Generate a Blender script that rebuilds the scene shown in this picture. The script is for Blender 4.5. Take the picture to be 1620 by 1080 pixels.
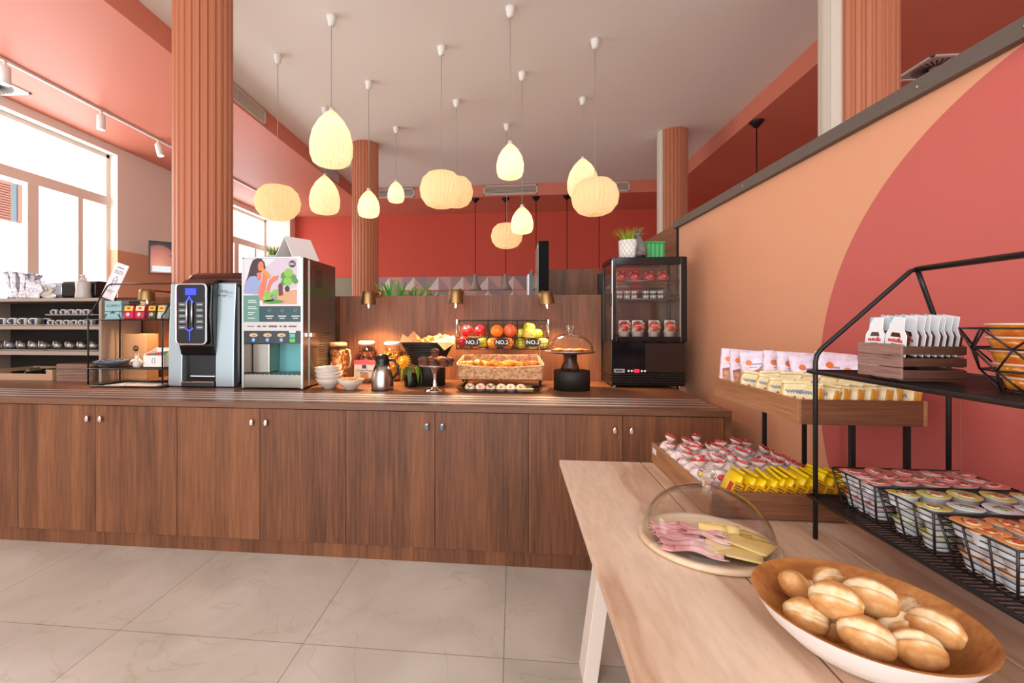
import bpy, bmesh, math, random
from math import pi, sin, cos, tan, radians as R
from mathutils import Vector, Matrix, Euler
random.seed(7)
scene = bpy.context.scene
for o in list(bpy.data.objects): bpy.data.objects.remove(o)
COL = scene.collection

# ---------------------------------------------------------------- camera, world, sun, exposure
EYE = 1.40; YAW = 0.1; FPX = 720.0; CX = 740.0; CY = 512.0
cam_d = bpy.data.cameras.new('camera'); cam = bpy.data.objects.new('camera', cam_d); COL.objects.link(cam)
cam_d.sensor_width = 36; cam_d.lens = 16.0
cam_d.shift_x = (810 - CX) / 1620.0; cam_d.shift_y = -(540 - CY) / 1620.0
cam_d.clip_start = 0.05; cam_d.clip_end = 200
cam.location = (0, 0, EYE); cam.rotation_euler = (pi/2, 0, YAW)
scene.camera = cam
vs = scene.view_settings
vs.view_transform = 'Standard'; vs.look = 'None'; vs.gamma = 1.0; vs.exposure = 0.22; vs.use_curve_mapping = False
W = bpy.data.worlds.new('sky'); scene.world = W; W.use_nodes = True
bg = W.node_tree.nodes['Background']; bg.inputs[0].default_value = (0.93, 0.97, 1.0, 1); bg.inputs[1].default_value = 1.35
sd = bpy.data.lights.new('sun', 'SUN'); sd.energy = 5.0; sd.angle = 0.02; sd.color = (1, .96, .9)
so = bpy.data.objects.new('sun', sd); COL.objects.link(so); so.rotation_euler = (0, R(38), 0); so.location = (6, 5, 12)
def area(name, loc, rot, sx, sy, e, col):
    d = bpy.data.lights.new(name, 'AREA'); d.shape = 'RECTANGLE'; d.size = sx; d.size_y = sy; d.energy = e; d.color = col
    o = bpy.data.objects.new(name, d); COL.objects.link(o); o.location = loc; o.rotation_euler = rot
    return o
area('window_daylight', (-7.62, 5.0, 2.9), (0, R(-90), 0), 3.0, 5.2, 165, (.93, .97, 1))
area('window_daylight', (-7.62, 11.6, 2.9), (0, R(-90), 0), 3.0, 2.8, 90, (.93, .97, 1))
area('front_fill_light', (-1.0, -3.4, 2.3), (R(90), 0, 0), 8.0, 3.6, 255, (1, .975, .94))  # area lamp added across the open side behind the camera, brightens the room

# ---------------------------------------------------------------- from a photo pixel and one known coordinate to a place in the room
cY, sY = cos(YAW), sin(YAW)
def _ray(px, py):
    l = (px - CX) / FPX
    return (l*cY - sY, l*sY + cY, -(py - CY) / FPX)      # per unit of depth
def PZ(px, py, z):
    r = _ray(px, py); t = (z - EYE) / r[2]; return (r[0]*t, r[1]*t)
def PY(px, py, Y):
    r = _ray(px, py); t = Y / r[1]; return (r[0]*t, EYE + r[2]*t)
def PX(px, py, X):
    r = _ray(px, py); t = X / r[0]; return (r[1]*t, EYE + r[2]*t)

# ---------------------------------------------------------------- materials
MATS = {}
def mat(name, col=(.8, .8, .8), rough=.5, metal=0., emis=None, es=1., trans=0., ior=1.45, alpha=1., spec=None, coat=0., sub=0.):
    if name in MATS: return MATS[name]
    m = bpy.data.materials.new(name); m.use_nodes = True
    p = m.node_tree.nodes['Principled BSDF']
    if isinstance(col, str): col = hexc(col)
    p.inputs['Base Color'].default_value = (*col, 1); p.inputs['Roughness'].default_value = rough; p.inputs['Metallic'].default_value = metal
    p.inputs['Transmission Weight'].default_value = trans; p.inputs['IOR'].default_value = ior; p.inputs['Alpha'].default_value = alpha
    if coat: p.inputs['Coat Weight'].default_value = coat
    if spec is not None: p.inputs['Specular IOR Level'].default_value = spec
    if sub: p.inputs['Subsurface Weight'].default_value = sub; p.inputs['Subsurface Radius'].default_value = (.02, .01, .006)
    if emis is not None:
        p.inputs['Emission Color'].default_value = (*(hexc(emis) if isinstance(emis, str) else emis), 1); p.inputs['Emission Strength'].default_value = es
    MATS[name] = m; return m
def hexc(h):
    h = h.lstrip('#'); v = [int(h[i:i+2], 16)/255 for i in (0, 2, 4)]
    return tuple(x/12.92 if x <= .04045 else ((x+.055)/1.055)**2.4 for x in v)
def nodes(m): return m.node_tree.nodes, m.node_tree.links, m.node_tree.nodes['Principled BSDF']
def ramp(N, stops, interp='LINEAR'):
    r = N.new('ShaderNodeValToRGB'); r.color_ramp.interpolation = interp
    e = r.color_ramp.elements
    while len(e) < len(stops): e.new(.5)
    for i, (p, c) in enumerate(stops):
        e[i].position = p; e[i].color = (*(hexc(c) if isinstance(c, str) else c), 1)
    return r
def wood(name, stops, axis='Z', scale=1., stretch=14., rough=.45, detail=6., band=.55, bump=.03):
    """grain running along the axis: a coarse tonal band noise times a fine streak noise"""
    if name in MATS: return MATS[name]
    m = mat(name, rough=rough); N, L, p = nodes(m)
    tc = N.new('ShaderNodeTexCoord'); mp = N.new('ShaderNodeMapping'); L.new(tc.outputs['Object'], mp.inputs[0])
    oi = N.new('ShaderNodeObjectInfo'); ad = N.new('ShaderNodeVectorMath'); ad.operation = 'ADD'
    ml = N.new('ShaderNodeVectorMath'); ml.operation = 'SCALE'; ml.inputs['Scale'].default_value = 7.
    cmb = N.new('ShaderNodeCombineXYZ')
    for k in range(3): L.new(oi.outputs['Random'], cmb.inputs[k])
    L.new(cmb.outputs[0], ml.inputs[0]); L.new(mp.outputs[0], ad.inputs[0]); L.new(ml.outputs[0], ad.inputs[1])
    s = [scale*stretch]*3; s['XYZ'.index(axis)] = scale*.55; mp.inputs['Scale'].default_value = s
    n1 = N.new('ShaderNodeTexNoise'); n1.inputs['Scale'].default_value = .55; n1.inputs['Detail'].default_value = 2; n1.inputs['Distortion'].default_value = .6
    n2 = N.new('ShaderNodeTexNoise'); n2.inputs['Scale'].default_value = 7.; n2.inputs['Detail'].default_value = detail
    L.new(ad.outputs[0], n1.inputs[0]); L.new(ad.outputs[0], n2.inputs[0])
    mx = N.new('ShaderNodeMix'); mx.data_type = 'FLOAT'; mx.inputs[0].default_value = 1 - band
    L.new(n1.outputs[0], mx.inputs[2]); L.new(n2.outputs[0], mx.inputs[3])
    r = ramp(N, stops); L.new(mx.outputs[0], r.inputs[0]); L.new(r.outputs[0], p.inputs['Base Color'])
    b = N.new('ShaderNodeBump'); b.inputs['Strength'].default_value = bump*5; b.inputs['Distance'].default_value = .002
    L.new(n2.outputs[0], b.inputs['Height']); L.new(b.outputs[0], p.inputs['Normal'])
    return m
def mottled(name, stops, scale=20., rough=.6, detail=4., bump=0., dist=.003, coat=0., spec=None, metal=0.):
    if name in MATS: return MATS[name]
    m = mat(name, rough=rough, coat=coat, spec=spec, metal=metal); N, L, p = nodes(m)
    tc = N.new('ShaderNodeTexCoord'); n = N.new('ShaderNodeTexNoise'); n.inputs['Scale'].default_value = scale; n.inputs['Detail'].default_value = detail
    L.new(tc.outputs['Object'], n.inputs[0]); r = ramp(N, stops); L.new(n.outputs[0], r.inputs[0]); L.new(r.outputs[0], p.inputs['Base Color'])
    if bump:
        b = N.new('ShaderNodeBump'); b.inputs['Strength'].default_value = bump; b.inputs['Distance'].default_value = dist
        L.new(n.outputs[0], b.inputs['Height']); L.new(b.outputs[0], p.inputs['Normal'])
    return m

def thin_glass(name, tint=(1, 1, 1), k=1., base=.02, rough=.0):
    m = bpy.data.materials.new(name); m.use_nodes = True; N, L = m.node_tree.nodes, m.node_tree.links
    for n in list(N): N.remove(n)
    out = N.new('ShaderNodeOutputMaterial'); t = N.new('ShaderNodeBsdfTransparent'); g = N.new('ShaderNodeBsdfGlossy'); mx = N.new('ShaderNodeMixShader'); f = N.new('ShaderNodeLayerWeight'); pw = N.new('ShaderNodeMath'); pw.operation = 'POWER'; pw.inputs[1].default_value = 4.; L.new(f.outputs['Facing'], pw.inputs[0]); f.inputs[0].default_value = .5; ma = N.new('ShaderNodeMath'); ma.operation = 'MULTIPLY_ADD'; ma.use_clamp = True
    t.inputs[0].default_value = (*tint, 1); g.inputs['Roughness'].default_value = rough; ma.name = 'edge'
    ma.inputs[1].default_value = k*.6; ma.inputs[2].default_value = base; L.new(pw.outputs[0], ma.inputs[0]); L.new(ma.outputs[0], mx.inputs[0])
    L.new(t.outputs[0], mx.inputs[1]); L.new(g.outputs[0], mx.inputs[2]); L.new(mx.outputs[0], out.inputs[0]); MATS[name] = m
    return m

# ---------------------------------------------------------------- mesh building
class B:
    def __init__(s): s.bm = bmesh.new(); s.mi = 0; s.M = Matrix()
    def _f(s, vs, smooth=False):
        try: f = s.bm.faces.new(vs)
        except ValueError: return None
        f.material_index = s.mi; f.smooth = smooth; return f
    def v(s, *p): return s.bm.verts.new(s.M @ Vector(p))
    def box(s, x0, x1, y0, y1, z0, z1):
        c = [s.v(x, y, z) for z in (z0, z1) for (x, y) in ((x0, y0), (x1, y0), (x1, y1), (x0, y1))]
        for q in ((3,2,1,0), (4,5,6,7), (0,1,5,4), (1,2,6,5), (2,3,7,6), (3,0,4,7)): s._f([c[i] for i in q])
        return s
    def prism(s, pts, a0, a1, axis='Z'):
        """polygon extruded along an axis; pts in the two other axes"""
        def P(u, v, a): return {'Z': (u, v, a), 'Y': (u, a, v), 'X': (a, u, v)}[axis]
        lo = [s.v(*P(u, v, a0)) for u, v in pts]; hi = [s.v(*P(u, v, a1)) for u, v in pts]; n = len(pts)
        s._f(lo[::-1]); s._f(hi)
        for i in range(n): s._f([lo[i], lo[(i+1) % n], hi[(i+1) % n], hi[i]])
        return s
    def lathe(s, prof, n=24, c=(0, 0, 0), smooth=True, a0=0., a1=2*pi, sx=1., sy=1.):
        full = abs(a1 - a0 - 2*pi) < 1e-6; m = n if full else n + 1; rings = []
        for r, z in prof:
            if r < 1e-6: rings.append([s.v(c[0], c[1], c[2]+z)]*m)
            else: rings.append([s.v(c[0]+r*sx*cos(a0+(a1-a0)*k/n), c[1]+r*sy*sin(a0+(a1-a0)*k/n), c[2]+z) for k in range(m)])
        for i in range(len(rings)-1):
            A, Bq = rings[i], rings[i+1]
            for k in range(n):
                k2 = (k+1) % m; q = [A[k], A[k2], Bq[k2], Bq[k]]; u = []
                for x in q:
                    if x not in u: u.append(x)
                if len(u) >= 3: s._f(u, smooth)
        return s
    def cyl(s, p0, p1, r, n=10, r1=None, cap=True, smooth=True):
        p0, p1 = Vector(p0), Vector(p1); d = (p1-p0); q = d.to_track_quat('Z', 'Y').to_matrix().to_4x4()
        old = s.M; s.M = old @ Matrix.Translation(p0) @ q; h = d.length; r1 = r if r1 is None else r1
        s.lathe(([(0, 0)] if cap else []) + [(r, 0), (r1, h)] + ([(0, h)] if cap else []), n, smooth=smooth); s.M = old; return s
    def tube(s, pts, r, n=8, closed=False, cap=True):
        pts = [Vector(p) for p in pts]; m = len(pts); rings = []; up = None
        for i in range(m):
            if closed: t = (pts[(i+1) % m] - pts[i-1])
            else: t = pts[min(i+1, m-1)] - pts[max(i-1, 0)]
            t.normalize()
            if up is None:
                up = Vector((0, 0, 1)) if abs(t.z) < .9 else Vector((1, 0, 0))
            a = t.cross(up); 
            if a.length < 1e-5: a = t.orthogonal()
            a.normalize(); b = a.cross(t).normalized(); up = b
            rr = r[i] if isinstance(r, (list, tuple)) else r
            rings.append([s.v(*(pts[i] + a*rr*cos(2*pi*k/n) + b*rr*sin(2*pi*k/n))) for k in range(n)])
        for i in range(m if closed else m-1):
            A, Bq = rings[i], rings[(i+1) % m]
            for k in range(n): s._f([A[k], A[(k+1) % n], Bq[(k+1) % n], Bq[k]], True)
        if cap and not closed: s._f(rings[0][::-1]); s._f(rings[-1])
        return s
    def ball(s, c, r, n=16, m=10, f=None, sc=(1, 1, 1)):
        rings = []
        for i in range(m+1):
            th = pi*i/m; row = []
            for k in range(n):
                ph = 2*pi*k/n; d = Vector((sin(th)*cos(ph), sin(th)*sin(ph), cos(th)))
                rr = r*(f(d) if f else 1.)
                row.append((c[0]+d.x*rr*sc[0], c[1]+d.y*rr*sc[1], c[2]+d.z*rr*sc[2]))
            rings.append([s.v(*row[0])]*n if i in (0, m) else [s.v(*q) for q in row])
        for i in range(m):
            for k in range(n):
                q = [rings[i][k], rings[i+1][k], rings[i+1][(k+1) % n], rings[i][(k+1) % n]]; u = []
                for x in q:
                    if x not in u: u.append(x)
                if len(u) >= 3: s._f(u, True)
        return s
    def quad(s, a, b, c, d): s._f([s.v(*a), s.v(*b), s.v(*c), s.v(*d)]); return s
    def poly(s, pts): s._f([s.v(*p) for p in pts]); return s
    def grid(s, fn, nu, nv, smooth=True, thick=0.):
        G = [[s.v(*fn(i/nu, j/nv)) for j in range(nv+1)] for i in range(nu+1)]
        for i in range(nu):
            for j in range(nv): s._f([G[i][j], G[i+1][j], G[i+1][j+1], G[i][j+1]], smooth)
        return s
    def build(s, name, m, parent=None,  bevel=0., seg=2, solid=0., subd=0, loc=None, rot=None, fix=True):
        if name in ('glass_dome', 'glass_body', 'glass_knob'): bmesh.ops.remove_doubles(s.bm, verts=s.bm.verts, dist=1e-5)
        if fix: bmesh.ops.recalc_face_normals(s.bm, faces=s.bm.faces)
        me = bpy.data.meshes.new(name); s.bm.to_mesh(me); s.bm.free()
        for x in (m if isinstance(m, (list, tuple)) else [m]): me.materials.append(x)
        o = bpy.data.objects.new(name, me); COL.objects.link(o)
        if parent: o.parent = parent
        if loc is not None: o.location = loc
        if rot is not None: o.rotation_euler = rot
        if solid: q = o.modifiers.new('t', 'SOLIDIFY'); q.thickness = solid; q.offset = 0
        if subd: q = o.modifiers.new('s', 'SUBSURF'); q.levels = subd; q.render_levels = subd
        if bevel: q = o.modifiers.new('b', 'BEVEL'); q.width = bevel; q.segments = seg; q.limit_method = 'ANGLE'
        return o
def thing(name, label, cat, loc=(0, 0, 0), rz=0., group=None):
    o = bpy.data.objects.new(name, None); COL.objects.link(o); o.empty_display_size = .05
    o.location = loc; o.rotation_euler = (0, 0, rz); return tag(o, label, cat, group)
def tag(o, label, cat, group=None, kind=None):
    if label: o['label'] = label
    if cat: o['category'] = cat
    if group: o['group'] = group
    if kind: o['kind'] = kind
    return o
def struct(b, name, m, **k):
    o = b.build(name, m, **k); o['kind'] = 'structure'; return o
def kids(o): return [c for c in bpy.data.objects if c.parent == o]
def dup(root, loc, rz=None, label=None, group=None, rot=None, scale=None):
    def cp(o, par):
        c = o.copy(); COL.objects.link(c)
        if par: c.parent = par
        for k in kids(o): cp(k, c)
        return c
    r = cp(root, None); r.location = loc
    if rz is not None: r.rotation_euler = (0, 0, rz)
    if rot is not None: r.rotation_euler = rot
    if scale is not None: r.scale = (scale,)*3 if not isinstance(scale, tuple) else scale
    if label: r['label'] = label
    if group: r['group'] = group
    return r
def text(s, size, m, parent, loc, rot, name='lettering', ext=.0006, align='CENTER', bold=0., sx=1.):
    cu = bpy.data.curves.new('txt', 'FONT'); cu.body = s; cu.size = size; cu.extrude = ext; cu.align_x = align; cu.align_y = 'CENTER'; cu.offset = bold
    cu.resolution_u = 3
    t = bpy.data.objects.new('txt', cu); COL.objects.link(t)
    dg = bpy.context.evaluated_depsgraph_get(); me = bpy.data.meshes.new_from_object(t.evaluated_get(dg))
    bpy.data.objects.remove(t)
    me.materials.clear(); me.materials.append(m)
    o = bpy.data.objects.new(name, me); COL.objects.link(o); o.location = loc; o.rotation_euler = rot; o.scale = (sx, 1, 1)
    if parent: o.parent = parent
    return o
ORD = ['first', 'second', 'third', 'fourth', 'fifth', 'sixth', 'seventh', 'eighth', 'ninth', 'tenth', 'eleventh', 'twelfth', 'thirteenth', 'fourteenth', 'fifteenth', 'sixteenth']
FRONT = (pi/2, 0, 0)          # text facing the camera side (-Y)
# ================================================================ the room
CEIL = 4.96; LOWC = 4.66; XS = 4.11; XR = 3.79; YB = 11.65; YW = 13.4; XL = -7.29; XRW = 7.6; YF = -3.2
m_ceil = mat('ceiling_paint', '#EDE6E0', .9)
m_coral = mat('coral_paint', '#D67F69', .5)
m_coralw = mat('coral_wall_paint', '#CE5442', .7)
m_cream = mat('cream_wall_paint', '#F1E9DF', .85)
m_peach = mat('peach_wall_paint', '#DFA987', .8)
m_frame = mat('window_frame_paint', '#F0E6DA', .5)
m_white = mat('white_plastic', '#E9E6E1', .35)
m_black = mat('black_metal', '#17171A', .35)
m_blackp = mat('black_plastic', '#101012', .25)
m_steel = mat('brushed_steel', '#B9B7B3', .3, 1.)
m_chrome = mat('chrome', '#E8E8E8', .08, 1.)
m_dark = mat('dark_void', '#0B0A0A', .8)
m_walnut = wood('walnut_laminate', [(.32, '#4B2B19'), (.45, '#673E27'), (.56, '#7A4B2E'), (.68, '#8A5838')], 'Z', 1., 12., .5, bump=.006)
m_walnutx = wood('walnut_laminate_flat', [(.3, '#62402F'), (.5, '#76503B'), (.7, '#84593F')], 'X', 1., 14., .34, bump=.004)
m_walnuty = wood('walnut_laminate_deep', [(.3, '#4A2C1E'), (.5, '#744A33'), (.7, '#8A5B40')], 'Y', 1., 16., .4)

# floor: large limestone slabs with thin joints and veins
m_floor = mat('limestone_tiles', rough=.28); N, L, p = nodes(m_floor)
tc = N.new('ShaderNodeTexCoord'); mp = N.new('ShaderNodeMapping'); L.new(tc.outputs['Object'], mp.inputs[0])
J1 = PZ(182, 1002, 0); J2 = PZ(480, 1018, 0); J3 = PZ(797, 1035, 0)
TW = (J3[0] - J1[0]) / 2; TY = (J1[1] + J2[1] + J3[1]) / 3
br = N.new('ShaderNodeTexBrick'); br.offset = 0.; br.inputs['Scale'].default_value = 1.; br.inputs['Brick Width'].default_value = TW; br.inputs['Row Height'].default_value = 1.2
br.inputs['Mortar Size'].default_value = .0022; br.inputs['Mortar Smooth'].default_value = .1
br.inputs['Color1'].default_value = (1, 1, 1, 1); br.inputs['Color2'].default_value = (.86, .86, .86, 1); br.inputs['Mortar'].default_value = (.5, .44, .38, 1)
mp.inputs['Location'].default_value = (-J1[0], -TY, 0)
L.new(mp.outputs[0], br.inputs[0])
n1 = N.new('ShaderNodeTexNoise'); n1.inputs['Scale'].default_value = 2.2; n1.inputs['Detail'].default_value = 8; n1.inputs['Distortion'].default_value = .6; L.new(tc.outputs['Object'], n1.inputs[0])
r1 = ramp(N, [(.3, '#B9B1A5'), (.5, '#C6BEB3'), (.7, '#D1CAC0')]); L.new(n1.outputs[0], r1.inputs[0])
n2 = N.new('ShaderNodeTexNoise'); n2.inputs['Scale'].default_value = 1.6; n2.inputs['Detail'].default_value = 7; n2.inputs['Distortion'].default_value = 1.3; L.new(tc.outputs['Object'], n2.inputs[0])
r2 = ramp(N, [(.0, (1, 1, 1)), (.492, (1, 1, 1)), (.5, (.86, .82, .78)), (.508, (1, 1, 1))]); L.new(n2.outputs[0], r2.inputs[0])
a1 = N.new('ShaderNodeMix'); a1.data_type = 'RGBA'; a1.blend_type = 'MULTIPLY'; a1.inputs[0].default_value = .8; L.new(r1.outputs[0], a1.inputs[6]); L.new(r2.outputs[0], a1.inputs[7])
a2 = N.new('ShaderNodeMix'); a2.data_type = 'RGBA'; a2.blend_type = 'MULTIPLY'; a2.inputs[0].default_value = 1; L.new(a1.outputs[2], a2.inputs[6]); L.new(br.outputs[0], a2.inputs[7])
L.new(a2.outputs[2], p.inputs['Base Color'])
struct(B().box(XL-.4, XRW+.2, YF, YW+.3, -.1, 0), 'floor', m_floor)

# ceiling: pale recess in the middle, lower coral ceilings round it
struct(B().box(-XS, XR, YF, YB, CEIL, CEIL+.1), 'ceiling', m_ceil)
b = B(); b.box(XL-.4, -XS, YF, YW+.3, LOWC, CEIL+.1); b.box(XR, XRW+.2, YF, YW+.3, LOWC, CEIL+.1); b.box(-XS, XR, YB, YW+.3, LOWC, CEIL+.1)
struct(b, 'ceiling', m_coral)
struct(B().box(XL-.4, XRW+.2, YW, YW+.3, 0, LOWC), 'wall_back', m_coralw)
struct(B().box(XRW, XRW+.2, YF, YW, 0, LOWC), 'wall_right', m_coralw)
# patterned tile band on the back wall
def tri_mat():
    m = mat('pyramid_pattern_tiles', rough=.5); N, L, p = nodes(m)
    return m
zt = 2.80; tile_cols = [mat('tile_rose', '#C9A09A', .5), mat('tile_pale', '#DDD2CC', .5), mat('tile_grey', '#96898F', .5), mat('tile_mauve', '#A88E90', .5)]
b = B(); TWD = .74; x = PY(598, 440, YW)[0]
for c in range(-1, 12):
    for r in range(3):
        x0 = x + c*TWD; z1 = zt - r*.42; z0 = z1 - .40; y = YW - .012; xm = x0 + TWD/2; zm = z0 + .04 if False else z1 - .38
        if x0 + TWD > 3.9: continue
        q = (c + r) % 2
        b.mi = 3; b.quad((x0, y, z0), (xm, y, z0), (xm, y, z1), (x0, y, z1))
        b.mi = 2 if q else 0; b.quad((xm, y, z0), (x0+TWD, y, z0), (x0+TWD, y, z1), (xm, y, z1))
        b.mi = 1; b.poly([(x0+.03, y-.004, z0), (xm, y-.004, z0), (xm, y-.004, z1)])
        b.mi = 0 if q else 3; b.poly([(xm, y-.004, z0), (x0+TWD-.03, y-.004, z0), (xm, y-.004, z1)])
struct(b, 'trim_1', tile_cols)
struct(B().box(PY(500, 440, YW)[0], PY(597, 440, YW)[0], YW-.03, YW, 1.2, zt), 'trim_2', mat('olive_paint', '#8C8570', .7))
# left wall with two tall windows, the pier at the back corner
WIN = [(1.6, PX(186, 300, XL)[0]), (PX(340, 400, XL)[0], PX(428, 400, XL)[0])]
Z0, Z1 = 1.0, 4.52
b = B(); ys = [YF, WIN[0][0], WIN[0][1], WIN[1][0], WIN[1][1], YW]
for i in range(0, 6, 2): b.box(XL-.32, XL, ys[i], ys[i+1], 0, LOWC)
for (a, c) in WIN: b.box(XL-.32, XL, a, c, 0, Z0); b.box(XL-.32, XL, a, c, Z1, LOWC)
b.box(XL, -6.68, WIN[1][1], YW, 0, LOWC)
struct(b, 'wall_left', m_cream)
zp = PX(195, 397, XL)[1]
b = B(); b.box(XL, XL+.006, WIN[0][1], WIN[1][0], 0, zp); b.box(XL-.2, XL+.006, WIN[0][1]-.004, WIN[0][1]+.0, 0, zp); b.box(XL+.6, -6.674, WIN[1][1]-.006, YW, 0, zp)
struct(b, 'trim_3', m_peach)
m_glass = thin_glass('window_glass', k=.5, base=0)
def window(n, ya, yb, mull, thick):
    x0, x1 = XL-.24, XL-.16; w = thing('window_%d' % n, None, None); w['kind'] = 'structure'
    b = B(); b.box(x0, x1, ya, ya+.07, Z0, Z1); b.box(x0, x1, yb-.07, yb, Z0, Z1); b.box(x0, x1, ya, yb, Z0, Z0+.08); b.box(x0, x1, ya, yb, Z1-.07, Z1)
    b.box(x0-.01, x1+.02, ya, yb, 3.57, 3.74)
    for y, t in zip(mull, thick): b.box(x0, x1+.01, y-t/2, y+t/2, Z0, 3.6)
    b.build('window_frame', m_frame, w, bevel=.006)
    B().box(x0+.03, x0+.036, ya+.02, yb-.02, Z0, Z1).build('pane', m_glass, w)
    B().box(XL-.3, XL+.05, ya, yb, Z0-.03, Z0).build('window_sill', m_frame, w, bevel=.005)
ym = [PX(x, 350, XL-.16)[0] for x in (52, 127)]
window(1, WIN[0][0], WIN[0][1], [ym[0]-3.0, ym[0]-2.2, ym[0]-1.5, ym[0]-.75, ym[0], ym[1]], [.07, .16, .07, .1, .17, .09])
ym = [PX(x, 400, XL-.16)[0] for x in (374, 404)]
window(2, WIN[1][0], WIN[1][1], ym, [.2, .1])
# neighbour's facade across the street, with one shuttered window
fac = thing('house_facade', 'bright white boarded house front seen across the street through the tall windows', 'building', (-12.5, 6, -1))
m_fac = mat('white_facade', '#F4F2EE', .8)
B().box(-.3, 0, -14, 22, 0, 14).build('wall', m_fac, fac)
a = PX(2, 283, -12.4); c = PX(36, 352, -12.4)
sh = B(); sh.box(.01, .06, a[0]-6-.05, a[0]-6+.55*(c[0]-a[0]), c[1]+1, a[1]+1)
for k in range(14): sh.box(.05, .09, a[0]-6-.03, a[0]-6+.5*(c[0]-a[0]), c[1]+1+.05+k*(a[1]-c[1]-.08)/14, c[1]+1+.08+k*(a[1]-c[1]-.08)/14)
sh.build('shutter', mat('shutter_wood', '#A8766A', .7), fac)
wi = B(); wi.box(.01, .03, a[0]-6+.55*(c[0]-a[0]), c[0]-6, c[1]+1, a[1]+1); wi.build('window', mat('dim_glass', '#6F8791', .1), fac)
wf = B(); wf.box(.01, .06, c[0]-6-.08, c[0]-6+.04, c[1]+1, a[1]+1); wf.build('window_frame', MATS['shutter_wood'], fac)

# columns
m_colc = mat('terracotta_fluting', '#B87354', .45); m_colw = mat('white_fluting', '#D9CFC3', .5)
def column(x, y, label, white=False):
    r = .2575; n = 24
    b = B(); pts = []
    for k in range(n):
        a = 2*pi*k/n; d = 2*pi/n
        for (f, rr) in ((.0, r-.018), (.28, r-.018), (.42, r), (.86, r)): pts.append((rr*cos(a+f*d), rr*sin(a+f*d)))
    t = thing('column', label, 'column', (x, y, 0), 0, None)
    b.prism(pts, 0, CEIL); b.build('fluted_cladding', m_colc, t, bevel=.003, seg=1)
    if white:
        b = B(); pts = []; a0, a1 = R(96), R(210); m = 7
        for k in range(m):
            for (f, rr) in ((.0, r+.004), (.07, r+.018), (.93, r+.018), (1., r+.004)): pts.append((rr*cos(a0+(a1-a0)*(k+f)/m), rr*sin(a0+(a1-a0)*(k+f)/m)))
        pts += [((r-.03)*cos(a1+(a0-a1)*k/8), (r-.03)*sin(a1+(a0-a1)*k/8)) for k in range(9)]
        b.prism(pts, 0, CEIL); b.build('white_cladding', m_colw, t)['label'] = 'white ribbed strip cladding'
    return t
column(-2.98, 4.12, 'terracotta fluted column behind the coffee machine, cut by the top of the photo')
column(-2.93, 8.8, 'slim looking far terracotta fluted column behind the hot drinks panel, near the long vent')
column(2.9, 4.15, 'terracotta and white fluted column rising behind the peach partition rail', True)
column(2.95, 8.8, 'far fluted column with a narrow white edge, behind the drinks fridge', True)

# air vents on the drop of the coral ceiling
m_vent = mat('vent_frame', '#D9C7BB', .5); m_ventd = mat('vent_dark', '#5C5450', .7)
def vent_x(pa, pb, label):      # on the left drop, X = -XS
    ya, yb = PX(pa, 200, -XS)[0], PX(pb, 200, -XS)[0]
    t = thing('air_vent', label, 'air vent', (-XS, ya, 4.69), 0, None); w = yb - ya; h = .24
    b = B(); b.box(0, .02, 0, w, 0, .025); b.box(0, .02, 0, w, h-.025, h); b.box(0, .02, 0, .03, 0, h); b.box(0, .02, w-.03, w, 0, h); b.build('frame', m_vent, t)
    B().box(0, .004, .02, w-.02, .02, h-.02).build('backing', m_ventd, t)
    b = B()
    for k in range(int(w/.035)): b.box(.004, .014, .03+k*.035, .03+k*.035+.014, .02, h-.02)
    b.build('grille', m_vent, t)
vent_x(330, 419, 'grey air grille on the coral drop just right of the big terracotta column')
vent_x(494, 535, 'grey air grille on the coral drop right behind the two teardrop lamps')
def vent_y(pa, pb, label):
    xa, xb = PY(pa, 300, YB)[0], PY(pb, 300, YB)[0]
    t = thing('air_vent', label, 'air vent', (xa, YB, 4.69), 0, None); w = xb - xa; h = .24
    b = B(); b.box(0, w, -.02, 0, 0, .03); b.box(0, w, -.02, 0, h-.03, h); b.box(0, .03, -.02, 0, 0, h); b.box(w-.03, w, -.02, 0, 0, h); b.build('frame', m_vent, t)
    B().box(.02, w-.02, -.004, 0, .02, h-.02).build('backing', m_ventd, t)
    b = B()
    for k in range(6): b.box(.03, w-.03, -.014, -.004, .035+k*.03, .035+k*.03+.013)
    b.build('grille', m_vent, t)
vent_y(598, 656, 'short white air grille on the far coral drop beside the slim column')
vent_y(765, 850, 'wide white air grille in the middle of the far coral drop')
vent_y(930, 996, 'white air grille on the far coral drop behind the round paper lamp')
# square ceiling diffusers
def diffuser(x, y, label, w=.6):
    t = thing('ceiling_diffuser', label, 'air diffuser', (x, y, LOWC), 0, None)
    b = B(); b.box(-w/2, w/2, -w/2, -w/2+.04, -.015, 0); b.box(-w/2, w/2, w/2-.04, w/2, -.015, 0); b.box(-w/2, -w/2+.04, -w/2, w/2, -.015, 0); b.box(w/2-.04, w/2, -w/2, w/2, -.015, 0)
    b.build('frame', m_white, t, bevel=.003)
    B().box(-w/2+.02, w/2-.02, -w/2+.02, w/2-.02, -.008, 0).build('face_plate', mat('diffuser_plate', '#B9B0A4', .5), t)
    b = B()
    for k in range(28):
        a = 2*pi*k/28; b.M = Matrix.Rotation(a, 4, 'Z'); b.box(w*.12, w*.4, -.007, .007, -.012, -.006)
    b.build('slots', m_dark, t)
diffuser(4.42, 6.35, 'square white ceiling diffuser whose corner pokes out left of the near right column')
diffuser(5.35, 6.35, 'square white ceiling diffuser with radial slots right of the near right column')
dx = PZ(51, 148, LOWC); diffuser(dx[0]-.3, dx[1]-.3, 'square ceiling diffuser at the left edge, above the first track spotlight')

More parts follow.
